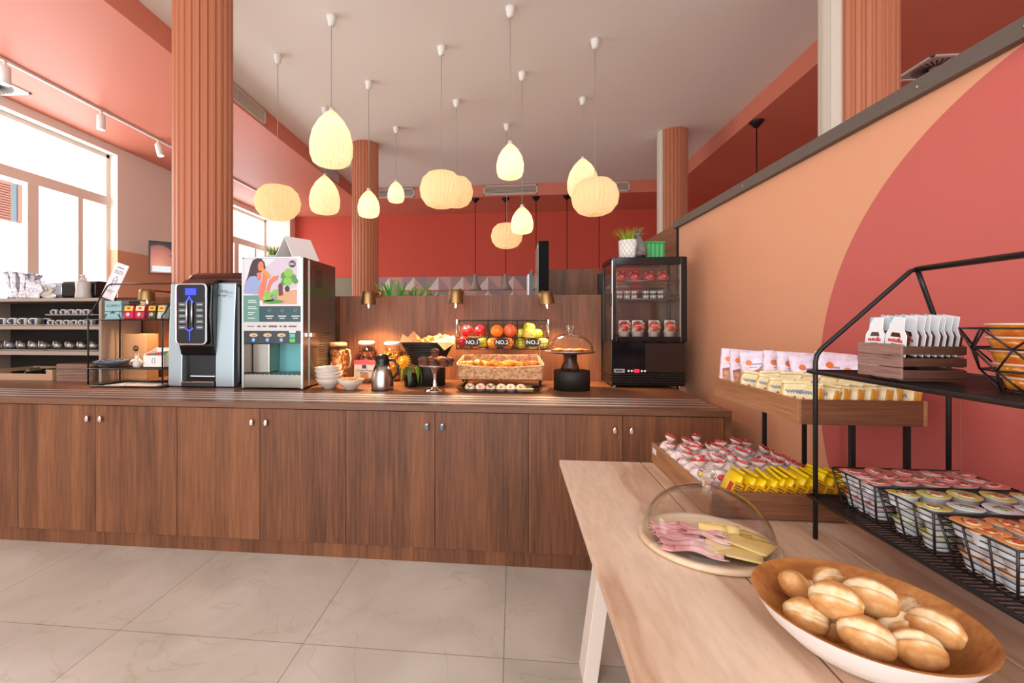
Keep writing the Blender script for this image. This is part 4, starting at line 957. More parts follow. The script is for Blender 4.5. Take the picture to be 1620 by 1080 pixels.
for k in range(60):
    a = random.uniform(0, 6.28); r = .07*math.sqrt(random.random()); b.M = Matrix.Translation((r*cos(a), r*sin(a), .062+.018*(1-r/.07)+random.uniform(0, .006))) @ Euler([random.uniform(0, 3) for _ in range(3)]).to_matrix().to_4x4(); b.ball((0, 0, 0), .008, 6, 4, sc=(1.3, 1, .5))
tag(b.build('cereal_clusters', mat('cereal_gold', '#C98A3E', .7), loc=(x, y, ZC)), 'golden cereal clusters heaped in the small white bowl', 'cereal', kind='stuff')
# jars
m_amb = thin_glass('jar_glass', (1, .98, .95), 1., .03)
def jar(px, pyb, pyt, rpx, label, fill, kind, handle=False, lid=None, y=None):
    x, yy = at(px, pyb); y = yy if y is None else y
    d = dep(y, px); x = PY(px, 500, y)[0]; r = rpx*d/FPX; h = hz_(px, pyt, y)
    t = thing('storage_jar', label, 'jar', (x, y, ZC))
    B().lathe([(0, 0), (r, 0), (r, h*.9), (r*.97, h*.9), (r*.97, .01), (0, .01)], 28).build('glass_body', m_amb, t)
    B().lathe([(0, h*.9), (r*1.1, h*.9), (r*1.1, h*.97), (r*.9, h), (0, h)], 28).build('lid', lid or mat('frosted_lid', '#E3D9CC', .3), t)
    if handle:
        b = B(); b.tube([(r, 0, h*.82), (r+.03, 0, h*.8), (r+.042, 0, h*.6), (r+.035, 0, h*.38), (r, 0, h*.34)], .008, 8); b.build('handle', mat('clear_handle', '#D8C3B0', .15, trans=.5), t)
    b = B(); fh = h*fill; n = 420
    for k in range(n):
        a = random.uniform(0, 6.28); q = r*.93*math.sqrt(random.uniform(.35 if k < n*.8 else 0, 1)); z = .014 + (random.uniform(0, fh-.02) if k < n*.8 else fh-.02)
        b.mi = random.randrange(3); b.M = Matrix.Translation((q*cos(a), q*sin(a), z)) @ Euler([random.uniform(0, 3) for _ in range(3)]).to_matrix().to_4x4()
        s = .010; b.box(-s, s, -s*.8, s*.8, -s*.25, s*.25)
    b.M = Matrix(); b.mi = 0; b.lathe([(0, .012), (r*.8, .012), (r*.8, fh-.01), (0, fh-.01)], 16)
    o = b.build('cereal_flakes', kind); tag(o, 'heap of ' + label.split(',')[0].split(' of ')[-1] + ' in its glass jar', 'cereal', kind='stuff'); o.location = (x, y, ZC)
    return t
oat = [mat('muesli_a', '#B0713E', .7), mat('muesli_b', '#D2A066', .7), mat('muesli_c', '#6E3B20', .7)]
choc = [mat('choco_a', '#5A2A16', .6), mat('choco_b', '#7A3B20', .6), mat('choco_c', '#3E1C10', .6)]
corn = [mat('corn_a', '#D98A28', .6), mat('corn_b', '#E8A23C', .6), mat('corn_c', '#B96A1E', .6)]
jar(535, 603, 541, 12.5, 'tall glass jar of brown muesli, leftmost, with side handle behind the bowls', .8, oat, True, mat('tan_lid', '#C29C74', .4))
jar(580, 601, 539, 12, 'tall glass jar of dark cereal, standing behind the red packet', .72, choc)
jar(621, 602, 540, 12, 'tall glass jar of orange corn flakes, standing behind the steel jug', .76, corn)
# red packet on a small board
x, y = at(574, 607)
t = thing('wooden_riser', 'low wooden riser under the red and white food packet', 'riser', (x, y, ZC)); B().box(-.1, .09, -.02, .07, 0, .012).build('foot_board', m_walnutx, t); B().box(-.1, .09, -.02, .07, .03, .045).build('top_board', m_walnutx, t); b = B(); b.box(-.08, -.07, 0, .05, .012, .03); b.box(.06, .07, 0, .05, .012, .03); b.build('spacers', m_black, t)
t = thing('food_packet', 'cream food packet with a red top, left of the steel jug', 'packet', (x+.008, y+.01, ZC+.046)); h = hz_(576, 571, y) - .046
b = B(); b.prism([(-.0, 0), (.05, 0), (.045, h*.75), (.027, h), (.023, h), (.005, h*.75)], -.085, .085, 'X'); b.build('wrapper', mat('cream_packet', '#DCCDBB', .4), t, bevel=.004)
b = B(); b.prism([(.001, h*.8), (.048, h*.8), (.029, h+.004), (.021, h+.004)], -.088, .088, 'X'); b.build('red_top', mat('packet_red', '#B22432', .4), t)
b = B(); b.box(-.016, .016, -.003, .0, h*.56, h*.78); b.build('blue_square', mat('navy_ink', '#2F3560', .5), t)
text('Gluten Free', .026, m_ink, t, (0, -.003, h*.44), FRONT); text('BREAD', .022, MATS['navy_ink'], t, (0, -.003, h*.28), FRONT)
disc(t, 'bread_picture', mat('toast_print', '#C08242', .5), 0, h*.1, .035, .018, -.003)
# steel vacuum jug
x, y = at(605, 618); y += .06; x = PY(605, 600, y)[0]; d = dep(y, 605); r = 17.5*d/FPX; h = hz_(605, 561, y-.03)
t = thing('vacuum_jug', 'brushed steel vacuum jug with black lid and handle, at the counter front', 'jug', (x, y, ZC), -.1)
B().lathe([(0, 0), (r*.95, 0), (r, .008), (r, .03), (r*.98, h*.35), (r*.86, h*.55), (r*.66, h*.7), (0, h*.7)], 36).build('body', mat('jug_steel', '#A8A09A', .22, 1.), t)
b = B(); b.lathe([(r*.66, h*.69), (r*.62, h*.78), (r*.66, h*.85), (r*.55, h*.93), (r*.3, h), (0, h*1.01)], 28); b.build('lid', m_blackp, t)
b = B(); b.prism([(-r*.5, h*.8), (-r*.95, h*.88), (-r*.5, h*.88)], -.012, .012, 'Y'); b.build('spout', m_blackp, t)
b = B(); b.tube([(r*.5, 0, h*.86), (r*1.1, 0, h*.84), (r*1.5, 0, h*.68), (r*1.45, 0, h*.5), (r*1.1, 0, h*.36), (r*.95, 0, h*.33)], .010, 10); b.build('handle', m_blackp, t)
b = B(); b.tube([(r*.2, 0, h*1.0), (r*.6, 0, h*.97), (r*.85, 0, h*1.02)], .006, 8); b.build('thumb_lever', m_blackp, t)
B().lathe([(0, 0), (r*1.0, 0), (r*1.01, .006), (r*.96, .008)], 30).build('base_ring', m_blackp, t)
# flower pot
x, y = at(650, 612); y += .03; x = PY(650, 600, y)[0]
t = thing('flower_pot', 'yellow flower drooping over a small black pot beside the muffin stand', 'plant', (x, y, ZC))
B().lathe([(0, 0), (.045, 0), (.05, .01), (.052, .06), (.045, .09), (.038, .1), (.034, .1), (.036, .08), (0, .08)], 24).build('pot', m_blackp, t)
b = B()
for k in range(7):
    a = 2*pi*k/7 + .3; b.mi = k % 2
    r0 = random.uniform(.8, 1.1)
    def fn(u, v, a=a, r0=r0):
        L_ = .11*r0; s = u; w2 = .022*sin(pi*min(1, s*1.02))*(2*v-1)
        rad = .03 + .05*sin(s*pi*.6); zz = .14 + .02*sin(s*pi) - .13*s*s*r0
        return (rad*cos(a) - w2*sin(a), rad*sin(a) + w2*cos(a), zz + abs(2*v-1)*.004)
    b.grid(fn, 8, 4)
b.build('leaves', [mat('flower_leaf', '#6E8B2B', .5), mat('flower_leaf_dark', '#3F5A1E', .5)], t, solid=.0015)
b = B(); b.tube([(0, 0, .08), (-.005, 0, .14), (-.03, -.01, .17)], .004, 6); b.build('stem', gl1, t)
b = B(); b.M = Matrix.Translation((-.05, -.04, .185)) @ Euler((.9, -.5, 0)).to_matrix().to_4x4() @ Matrix.Scale(1.35, 4)
for ring, (n, rr, z) in enumerate(((16, .05, 0), (13, .04, .008), (10, .028, .015))):
    for k in range(n):
        a = 2*pi*k/n + ring*.2; wv = .3
        b.poly([(0, 0, z), (rr*.7*cos(a-wv*.6), rr*.7*sin(a-wv*.6), z+.006), (rr*cos(a), rr*sin(a), z+.002), (rr*.7*cos(a+wv*.6), rr*.7*sin(a+wv*.6), z+.006)])
b.ball((0, 0, .015), .014, 12, 8, sc=(1, 1, .5)); b.build('blossom', mat('petal_yellow', '#F0A818', .5), t)
# black drum + black wicker basket with bread
def drum(px, pyb, pyt, rpx, label, y):
    x = PY(px, 590, y)[0]; d = dep(y, px); r = rpx*d/FPX; h = hz_(px, pyt, y - r*.6)
    t = tag(B().lathe([(0, 0), (r, 0), (r, h-.004), (r-.004, h), (0, h)], 40).build('display_drum', mat('matt_black', '#1C1714', .6), loc=(x, y, ZC)), label, 'display stand'); return x, y, h, r
yb_ = 3.52
x, y, h, r = drum(682, 611, 577, 22.5, 'matt black round riser under the black bread basket', yb_)
m_wick = mottled('black_wicker', [(.4, '#0D0B0A'), (.6, '#2B2320')], 60, .45)
d = dep(yb_, 680); zt = hz_(676, 543, yb_-.1); W0, W1 = 24*d/FPX, 41*d/FPX
t = thing('wicker_basket', 'black woven basket lined with paper and filled with bread pieces', 'basket', (x-.03, y+.0, ZC+h)); hh = zt - h
b = B(); n = 40
for q in range(14):
    f = q/13; a_ = W0 + (W1-W0)*f; b_r = .09 + .05*f
    b.tube([((a_ + .003*(1 if (k + q) % 2 else -1))*cos(2*pi*k/n), (b_r + .003*(1 if (k + q) % 2 else -1))*sin(2*pi*k/n), .004 + hh*f) for k in range(n)], hh/26, 5, closed=True)
b.lathe([(0, .0), (1, 0), (1, .006), (0, .006)], 30, sx=W0, sy=.09); b.build('woven_body', m_wick, t)
b = B(); b.tube([(W1*1.02*cos(2*pi*k/n), .145*sin(2*pi*k/n), hh+.003) for k in range(n)], .008, 6, closed=True); b.build('rim', m_wick, t)
m_pap = mat('brown_paper', '#C98F5E', .75); m_pap2 = mat('cream_paper', '#E3C387', .75)
b = B(); zz = hh + .01
b.lathe([(0, .5*hh), (.55, .5*hh), (.96, hh+.012), (.95, hh+.014), (.5, .55*hh), (0, .55*hh)], 24, sx=W1, sy=.13)
b.poly([(-W1*1.0, -.06, zz-.005), (-W1*.55, -.11, zz-.002), (-W1*.5, -.06, zz+.01), (-W1*.95, -.02, zz+.06)])
b.poly([(-W1*.85, -.04, zz), (-W1*.25, -.08, zz), (-W1*.55, -.0, zz+.085)]); b.poly([(-W1*.55, .0, zz+.085), (-W1*.25, -.08, zz), (-W1*.3, .05, zz+.02)])
b.build('paper_liner', m_pap, t, solid=.001, fix=False)
b = B(); b.poly([(W1*.25, -.13, zz), (W1*.85, -.12, zz+.0), (W1*1.12, -.05, zz+.03), (W1*1.03, -.0, zz+.045), (W1*.6, -.03, zz+.03)]); b.poly([(W1*.5, -.142, zz-.002), (W1*.78, -.15, zz-.06), (W1*1.1, -.08, zz-.01), (W1*1.12, -.05, zz+.03), (W1*.85, -.12, zz)])
b.build('paper_corner', m_pap2, t, solid=.001, fix=False)
m_crust = mottled('baked_crust', [(.35, '#B06A2C'), (.5, '#D08E48'), (.65, '#E2B070')], 14, .55, bump=.3, dist=.003)
wedge = None
for k, (fx, fy, rz, dz) in enumerate([(-.45, -.02, .2, .0), (-.2, -.05, -.3, 0), (.05, -.03, .4, 0), (.1, .03, 1.2, .02), (.3, -.02, -.5, .02), (.42, .03, .5, .035), (.6, -.01, -.2, .025), (.72, .03, .8, .03), (-.05, .06, 1.9, .01), (.25, .07, .1, .02)]):
    loc = (t.location.x + W1*fx, y + fy, ZC + zt - .005 + dz)
    lab = 'toasted bread wedge in the paper-lined black basket, ' + ('%s from its left end' % ORD[k])
    if wedge is None:
        b = B(); b.prism([(-.04, 0), (.04, 0), (.01, .035), (-.005, .04)], -.03, .03, 'Y'); wedge = tag(b.build('bread_wedge', m_crust, bevel=.006, loc=loc), 'toasted bread wedge heaped in the paper-lined black basket', 'bread', 'bread wedges in the black basket')
        wedge.rotation_euler = (0, .1, rz)
    else: dup(wedge, loc, rot=(random.uniform(-.3, .3), random.uniform(-.3, .3), rz))
# muffin stand
x, y = at(687, 619); y += .03; x = PY(688, 600, y)[0]; d = dep(y, 688); r = 27.5*d/FPX; h = hz_(688, 579, y-r*.6)
t = thing('cake_stand', 'chrome footed cake stand carrying muffins, at the counter front', 'cake stand', (x, y, ZC))
B().lathe([(0, 0), (.075, 0), (.072, .006), (.03, .018), (.016, .04), (.012, .08), (.018, h*.7), (.034, h-.012), (.036, h-.008), (0, h-.006)], 30).build('foot', m_chrome, t)
B().lathe([(0, h-.008), (r*.9, h-.008), (r, h+.002), (r, h+.005), (r*.9, h-.002), (0, h-.002)], 40).build('plate', m_chrome, t)
mf = None; m_mb = mottled('chocolate_muffin', [(.4, '#3E2019'), (.6, '#6A3B2C')], 40, .7, bump=.6, dist=.006); m_mo = mottled('golden_muffin', [(.4, '#B4601E'), (.6, '#DB9236')], 40, .7, bump=.6, dist=.006)
m_case = mat('brown_paper_case', '#6A3A2A', .8)
def muffin(px, dy, z, gold, label):
    global mf
    loc = (PY(px, 560, y+dy)[0], y+dy, z)
    if mf is None or gold != mf['g']:
        t = thing('muffin', label, 'muffin', loc, 0, 'golden muffins on the chrome stand' if gold else 'chocolate muffins on the chrome stand')
        b = B(); n = 24; pts = []
        for zz, rr in ((0, .021), (.032, .028)): pts.append([(b.v((rr+(.0012 if k % 2 else -.0012))*cos(2*pi*k/n), (rr+(.0012 if k % 2 else -.0012))*sin(2*pi*k/n), zz)) for k in range(n)])
        for k in range(n): b._f([pts[0][k], pts[0][(k+1) % n], pts[1][(k+1) % n], pts[1][k]])
        b.build('paper_case', m_case, t)
        random.seed(4); b = B(); b.lathe([(0, .004), (.026, .03), (.034, .036), (.034, .042), (.028, .054), (.015, .061), (0, .063)], 18); b.build('muffin_top', m_mo if gold else m_mb, t)
        mf = {'g': gold, 'o': t}
    else: dup(mf['o'], loc, None, label)
zp_ = ZC+h-.002
for i, (px, dy) in enumerate([(668, -.02), (673, -.05), (685, -.085), (702, -.08), (711, -.02), (696, .06)]): muffin(px, dy, zp_, False, 'chocolate muffin on the chrome stand, %s of the dark ones from the left' % ORD[i if i < 3 else i])
muffin(688, .0, zp_+.058, False, 'chocolate muffin lying on top of the other muffins')
for i, (px, dy) in enumerate([(680, -.01), (692, -.025), (700, .0), (684, .065)]): muffin(px, dy, zp_, True, 'golden muffin between the dark ones on the chrome stand, %s from the left' % ORD[i])

# ---- fruit stand of three wire boxes with oval signs, wicker basket below
yf = 3.50; xl, xr = PY(722, 540, yf)[0], PY(868, 540, yf)[0]; w = xr-xl; z0, z1, z2 = [hz_(790, q, yf) for q in (552, 533.5, 506.5)]
t = thing('fruit_rack', 'black wire fruit rack of three bays with oval numbered signs', 'rack', (xl, yf, ZC)); dd = .20
m_wire = mat('grey_wire', '#3A3633', .4, .6)
b = B(); 
b.tube([(0, 0, z0), (w, 0, z0), (w, dd, z0), (0, dd, z0)], .004, 6, closed=True)
b.tube([(0, 0, z1), (w, 0, z1), (w, dd, z2), (0, dd, z2)], .004, 6, closed=True)
for k in (0, 1, 2, 3): b.tube([(w*k/3, 0, z0), (w*k/3, 0, z1)], .0035, 5); b.tube([(w*k/3, dd, z0), (w*k/3, dd, z2)], .004, 5); b.tube([(w*k/3, 0, z1), (w*k/3, dd, z2)], .0035, 5); b.tube([(w*k/3, 0, z0), (w*k/3, dd, z0)], .0035, 5)
for k in range(19): b.tube([(w*k/18, 0, z0), (w*k/18, 0, z1)], .0013, 4); b.tube([(w*k/18, 0, z0), (w*k/18, dd, z0)], .0015, 4); b.tube([(w*k/18, dd, z0), (w*k/18, dd, z2)], .0013, 4)
for q in range(1, 4): b.tube([(0, 0, z0+(z1-z0)*q/4), (w, 0, z0+(z1-z0)*q/4)], .0013, 4)
for q in range(1, 6): b.tube([(0, dd, z0+(z2-z0)*q/6), (w, dd, z0+(z2-z0)*q/6)], .0013, 4)
b.build('wire_boxes', m_wire, t)
for k in (0, 1):
    b = B(); b.tube([(w*k, 0, z1), (w*k, .0, z1+.05), (w*k, .03, z2), (w*k, dd, z2)], .005, 6); b.build('bright_end_bar', m_chrome, t)
b = B()
for k in (.08, .92): b.tube([(w*k, dd*.95, z0), (w*k, dd*1.1, 0.005), (w*k, -.06, .005)], .006, 6)
b.tube([(w*.08, -.06, .006), (w*.92, -.06, .006)], .006, 6); b.tube([(w*.08, dd*.6, .035), (w*.92, dd*.6, .035)], .006, 6)
for k in (.08, .92): b.tube([(w*k, dd*1.08, .035), (w*k, -.04, .035), (w*k, -.05, .05)], .006, 6)
b.build('stand_frame', m_black, t)
for k, px in enumerate((747, 794, 843)):
    sx_ = PY(px, 542, yf-.01)[0]-xl; sz = hz_(px, 541.5, yf-.01)
    s_o = disc(t, 'oval_sign', mat('sign_black', '#15100E', .6), sx_, sz, 12.8*dep(yf, px)/FPX, 6.9*dep(yf, px)/FPX, -.012, 28)
    s_o['label'] = 'oval black sign reading NO.%d' % (k+1)
    text('NO.%d' % (k+1), .043, m_white, s_o, (sx_, -.0125, sz), FRONT, bold=.0004)
    for q in (-1, 1): disc(s_o, 'rivet', m_white, sx_+q*.054, sz, .0026, .0026, -.0135, 8)
# fruit
def apple_mat(name, a, c, e): return mottled(name, [(.35, a), (.5, c), (.68, e)], 9, .22, coat=.4)
m_ap = apple_mat('red_apple_skin', '#A80F1E', '#CB2430', '#E0A03A'); m_or = mottled('orange_peel', [(.4, '#E07018'), (.6, '#EE8A2A')], 60, .4, bump=.25, dist=.002); m_gf = mottled('grapefruit_peel', [(.4, '#E0593A'), (.6, '#EE8050')], 40, .4, bump=.2, dist=.002)
m_ga = apple_mat('green_apple_skin', '#8E9A1C', '#B9B52C', '#D8C848'); m_ya = apple_mat('yellow_apple_skin', '#C9A92E', '#DDBE44', '#E8D578')
fr = {}
def fruit(kind, px, py, rpx, y, m, label, cat, grp):
    d = dep(y, px); x = PY(px, py, y)[0]; z = PY(px, py, y)[1]; r = rpx*d/FPX
    if (kind, m.name) not in fr:
        t = thing(kind, label, cat, (x, y, z), 0, grp)
        if kind == 'apple':
            b = B(); b.lathe([(0, -.80), (.22, -.9), (.55, -.86), (.85, -.5), (1.0, .1), (.92, .55), (.6, .86), (.3, .88), (.1, .72), (0, .66)], 24)
            for v in b.bm.verts: v.co *= .04
            b.build('flesh', m, t); b = B(); b.tube([(0, 0, .027), (.002, 0, .036), (.006, 0, .043)], .0014, 5); b.build('stalk', mat('stalk', '#4A3320', .7), t)
        else:
            B().ball((0, 0, 0), .04, 24, 16).build('peel', m, t); b = B(); b.lathe([(0, 0), (.003, 0), (.002, .001), (0, .0012)], 8, c=(0, 0, .0395)); b.build('stalk_end', mat('calyx', '#5B6B2A', .7), t)
        fr[(kind, m.name)] = t
    else: t = dup(fr[(kind, m.name)], (x, y, z), None, label, grp)
    t.scale = (r/.04,)*3; t.rotation_euler = (random.uniform(-.5, .5), random.uniform(-.5, .5), random.uniform(0, 6)); return t
g = 'fruit in the three bay rack'
yA, yB = yf+.055, yf+.145
fruit('apple', 739.5, 524, 9.6, yf+.09, m_ap, 'yellow-streaked red apple on top in the left bay of the rack', 'apple', g)
fruit('apple', 760, 523.5, 9.4, yf+.09, m_ap, 'deep red apple on top, next to the middle divider of the left bay', 'apple', g)
fruit('apple', 731, 540.5, 9.0, yf+.045, m_ap, 'red apple low at the left end of the rack beside sign NO.1', 'apple', g)
fruit('apple', 751, 545, 8.6, yf+.045, m_ap, 'red apple peeping below sign NO.1', 'apple', g)
fruit('apple', 764, 541, 8.6, yf+.06, m_ga, 'green apple low in the left bay, right of sign NO.1', 'apple', g)
fruit('orange', 786.5, 523.5, 10.3, yf+.09, m_or, 'orange on top at the left of the middle bay', 'orange', g)
fruit('grapefruit', 807, 522.5, 10.3, yf+.09, m_gf, 'pinkish grapefruit on top at the right of the middle bay', 'grapefruit', g)
fruit('orange', 780, 542.5, 9.6, yf+.045, m_or, 'orange low in the middle bay, left of sign NO.2', 'orange', g)
fruit('orange', 803, 542.5, 9.6, yf+.045, m_or, 'orange low in the middle bay, right of sign NO.2', 'orange', g)
fruit('apple', 837, 519, 9.4, yf+.11, m_ga, 'topmost green apple of the right bay', 'apple', g)
fruit('apple', 824, 528, 8.6, yf+.13, m_ga, 'green apple at the left of the upper layer in the right bay', 'apple', g)
fruit('apple', 836.5, 528.5, 9.6, yf+.05, m_ya, 'yellow apple in the middle above sign NO.3', 'apple', g)
fruit('apple', 850, 529, 8.8, yf+.09, m_ga, 'green apple at the right of the upper layer in the right bay', 'apple', g)
fruit('apple', 824, 543.5, 8.6, yf+.045, m_ga, 'green apple low in the right bay, left of sign NO.3', 'apple', g)
fruit('apple', 843, 545.5, 8.0, yf+.05, m_ga, 'green apple peeping below sign NO.3', 'apple', g)
fruit('apple', 859.5, 542.5, 8.8, yf+.045, m_ya, 'pale yellow apple low at the right end of the rack', 'apple', g)
# wicker basket of pastries
m_wk = mottled('natural_wicker', [(.35, '#A9764E'), (.5, '#CF9E74'), (.68, '#E3BE96')], 50, .6)
y0_, y1_ = 3.26, 3.50
xl, xr = PY(723, 585, y0_)[0], PY(860, 585, y0_)[0]; w = xr-xl; zb = hz_(790, 600, y0_); zf = hz_(723, 577, y0_); zbk = hz_(790, 561.5, y1_); d_ = y1_-y0_
t = thing('wicker_basket', 'natural wicker bread basket of pastries tilted on the rack below the fruit', 'basket', (xl, y0_, ZC))
b = B(); nx, rows = 44, 9
def weave(P0, P1, zlo0, zhi0, zlo1, zhi1, nrm, n, sag=0.):
    for q in range(rows):
        f = (q+.5)/rows; pts = []
        for k in range(n+1):
            u = k/n; lo = zlo0+(zlo1-zlo0)*u; hi = zhi0+(zhi1-zhi0)*u - sag*sin(pi*u); s = .0035*(1 if (k+q) % 2 else -1)
            pts.append((P0[0]+(P1[0]-P0[0])*u+nrm[0]*s, P0[1]+(P1[1]-P0[1])*u+nrm[1]*s, lo+(hi-lo)*f))
        b.tube(pts, (zhi0-zlo0)/rows*.5, 5)
i = .012
weave((i, 0), (w-i, 0), zb, zf, zb, zf, (0, 1), nx, .018)
weave((w*.05, d_), (w*.95, d_), zb+.02, zbk, zb+.02, zbk, (0, 1), nx)
weave((i, 0), (w*.05, d_), zb, zf, zb+.02, zbk, (1, 0), 14); weave((w-i, 0), (w*.95, d_), zb, zf, zb+.02, zbk, (1, 0), 14)
b.prism([(0, zb), (d_, zb+.02), (d_, zb+.026), (0, zb+.006)], .01, w-.01, 'X'); b.build('woven_body', m_wk, t)
b = B(); rim = [(0, 0, zf)] + [(w*k/12, 0, zf-.018*sin(pi*k/12)) for k in range(1, 12)] + [(w, 0, zf), (w-.002, .02, zf+.01), (w*.95, d_, zbk), (w*.05, d_, zbk), (.002, .02, zf+.01)]; b.tube(rim, .008, 6, closed=True); b.build('plaited_rim', m_wk, t)
m_past = mottled('glazed_pastry', [(.35, '#B8651C'), (.5, '#E09A3A'), (.65, '#F0C067')], 22, .35, bump=.4, dist=.003, coat=.3)
def croissant(m):
    b = B(); n = 22; pts = []; rr = []
    for k in range(n+1): u = k/n; a = (u-.5)*2.4; pts.append((.055*sin(a), -.05*cos(a)+.05, .018)); rr.append(.003+.021*sin(pi*u)*(1+.13*(1 if k % 3 else -1)))
    b.tube(pts, rr, 10); return b
cr = None
spots = [(738, .05, 0), (747, .09, 1), (757, .05, 2), (766, .11, 0), (773, .04, 1), (782, .08, 2), (790, .04, 0), (798, .09, 1), (806, .05, 2), (806, .12, 0)]
for k, (px, dy, q) in enumerate(spots):
    yy = y0_+dy+.03; loc = (PY(px, 575, yy)[0], yy, ZC+zf-.02+.012*(q == 2)); lab = 'golden glazed pastry in the wicker basket, %s from the left' % ORD[k]
    if cr is None: cr = tag(croissant(m_past).build('croissant', m_past, loc=loc), lab, 'pastry', 'pastries in the wicker basket')
    else: dup(cr, loc, rot=(random.uniform(-.2, .3), random.uniform(-.2, .2), random.uniform(0, 6)), label=lab)
bn = None
for k, (px, dy) in enumerate([(822, .05), (828, .11), (816, .1), (838, .07), (846, .11)]):
    yy = y0_+dy+.02; loc = (PY(px, 575, yy)[0], yy, ZC+zf-.012); lab = 'square puff pastry at the right end of the wicker basket, %s of five' % ORD[k]
    if bn is None:
        b = B(); b.prism(rrect(.056, .056, .012), -.0, .03); bn = tag(b.build('puff_pastry', mottled('puff_crust', [(.35, '#B45F1C'), (.55, '#E0913A'), (.7, '#E8B060')], 30, .5, bump=.3), bevel=.008, loc=loc), lab, 'pastry', 'puff pastries in the wicker basket')
        for v in bn.data.vertices: v.co.x -= .028; v.co.y -= .028
    else: dup(bn, loc, rot=(random.uniform(-.2, .2), random.uniform(-.3, .3), random.uniform(0, 1.5)), label=lab)
# glass tray with small doughnuts
xa, ya = at(722, 619); xb, _ = at(858, 623); cxm = (xa+xb)/2; hw = (xb-xa)/2; ya = 3.09
t = thing('glass_tray', 'long smoked glass tray of small doughnuts in front of the wicker basket', 'tray', (cxm, ya+.09, ZC))
m_smk = thin_glass('smoked_glass_tray', (.62, .66, .7), 1.2, .12, .05)
def oct_(s, z, off=0): c = .05; return [(-hw*s+c, -.1*s), (hw*s-c, -.1*s), (hw*s, -.1*s+c*.8), (hw*s, .1*s-c*.8), (hw*s-c, .1*s), (-hw*s+c, .1*s), (-hw*s, .1*s-c*.8), (-hw*s, -.1*s+c*.8)]
b = B(); A = [b.v(x_, y_, .003) for x_, y_ in oct_(.86, 0)]; C = [b.v(x_, y_, .034) for x_, y_ in oct_(1., 0)]; D = [b.v(x_*.98, y_*.96, .034) for x_, y_ in oct_(1., 0)]; E = [b.v(x_*.98, y_*.94, .007) for x_, y_ in oct_(.86, 0)]
b._f(A[::-1]); b._f(E)
for (U, V) in ((A, C), (C, D), (D, E)):
    for k in range(8): b._f([U[k], U[(k+1) % 8], V[(k+1) % 8], V[k]])
b.build('tray_body', m_smk, t, bevel=.002)
donc = ['#8E7A5E', '#D88A96', '#6E5548', '#D2B08C', '#DCC9B4', '#CFA67A']
for k, px in enumerate((743, 760, 776, 793, 808, 824)):
    x = PY(px, 612, ya+.07)[0]; nm = ['brown grey', 'pink iced', 'dark chocolate', 'sugared tan', 'white sugared', 'caramel'][k]
    b = B(); b.tube([(.021*cos(2*pi*q/16), .021*sin(2*pi*q/16), 0) for q in range(16)], .014, 10, closed=True)
    o = tag(b.build('doughnut', mottled('doughnut_%d' % k, [(.4, donc[k]), (.65, '#E3D0BC')], 70, .6), loc=(x, ya+.08, ZC+.03)), nm + ' small doughnut, %s from left on the smoked glass tray' % ORD[k], 'doughnut', 'small doughnuts on the glass tray'); o.rotation_euler = (.7, 0, 0)
x = PY(836, 614, ya+.06)[0]; tag(B().box(x-.035, x+.035, ya+.04, ya+.09, ZC+.01, ZC+.03).build('wafer', mat('wafer_tan', '#D9A570', .6), bevel=.003), 'tan wafer bar at the right end of the row of small doughnuts', 'biscuit')
# ---- black drum, dark wood pedestal with glass dome and tarts
yd = 3.36
x, y, h, r = drum(904.5, 616, 587, 28.3, 'wide matt black round riser under the domed tart stand', yd)
d = dep(yd, 902); x = PY(902, 560, yd)[0]; zr = hz_(902, 556, yd-.06)
t = thing('domed_stand', 'dark wooden stand with silver plate and clear glass dome over tarts', 'cake stand', (x, y, ZC+h)); R_ = 38.5*d/FPX; hs = zr-h
m_dw = mottled('dark_turned_wood', [(.4, '#20120C'), (.6, '#5A3524')], 18, .3)
B().lathe([(0, 0), (.068, 0), (.062, .03), (.046, hs*.5), (.05, hs-.02), (.06, hs-.012), (0, hs-.012)], 28).build('pedestal', m_dw, t)
B().lathe([(0, hs-.014), (R_*.9, hs-.014), (R_*1.03, hs-.002), (R_*1.03, hs+.002), (R_*.85, hs-.008), (0, hs-.008)], 48).build('plate', m_steel, t)
hd = hz_(902, 527, yd) - zr
b = B(); pr = [(R_*.94*cos(a), hs+(hd)*sin(a)**.9 if a else hs) for a in [R(q) for q in (0, 12, 25, 38, 50, 62, 74, 86)]]; pr += [(0.004, hs+hd)]; pr2 = [(max(0.0, q[0]-.003), q[1]-.003) for q in pr[::-1]]
m_dome = thin_glass('dome_glass', (.965, .96, .955), 1.5, .02); m_knob = mat('solid_glass', (1, 1, 1), .0, trans=1., ior=1.5)
def dome(R1, H1, zb_, th=.003):
    pr = [(R1*1.02, zb_), (R1*1.02, zb_+.004), (R1, zb_+.006)]
    for q in range(1, 17): a = R(90*q/16); pr.append((R1*cos(a), zb_+.006+(H1-.006)*sin(a)))
    inn = []
    for q in range(16, -1, -1): a = R(90*q/16); inn.append((max(0, (R1-th)*cos(a)), zb_+.006+(H1-.006-th)*sin(a)))
    b = B(); b.lathe(pr + inn + [(R1-th, zb_), (R1*1.02, zb_)], 56); return b
dm = dome(R_*.92, hd, hs).build('glass_dome', m_dome, t)
b = B(); b.lathe([(0, hs+hd-.002), (.012, hs+hd), (.014, hs+hd+.014), (.027, hs+hd+.05), (.022, hs+hd+.06), (0, hs+hd+.058)], 8, smooth=False); b.build('glass_knob', m_knob, dm)
tr = None; m_tart = mottled('tart_fill', [(.35, '#D98A2E'), (.6, '#F0C25E')], 50, .4)
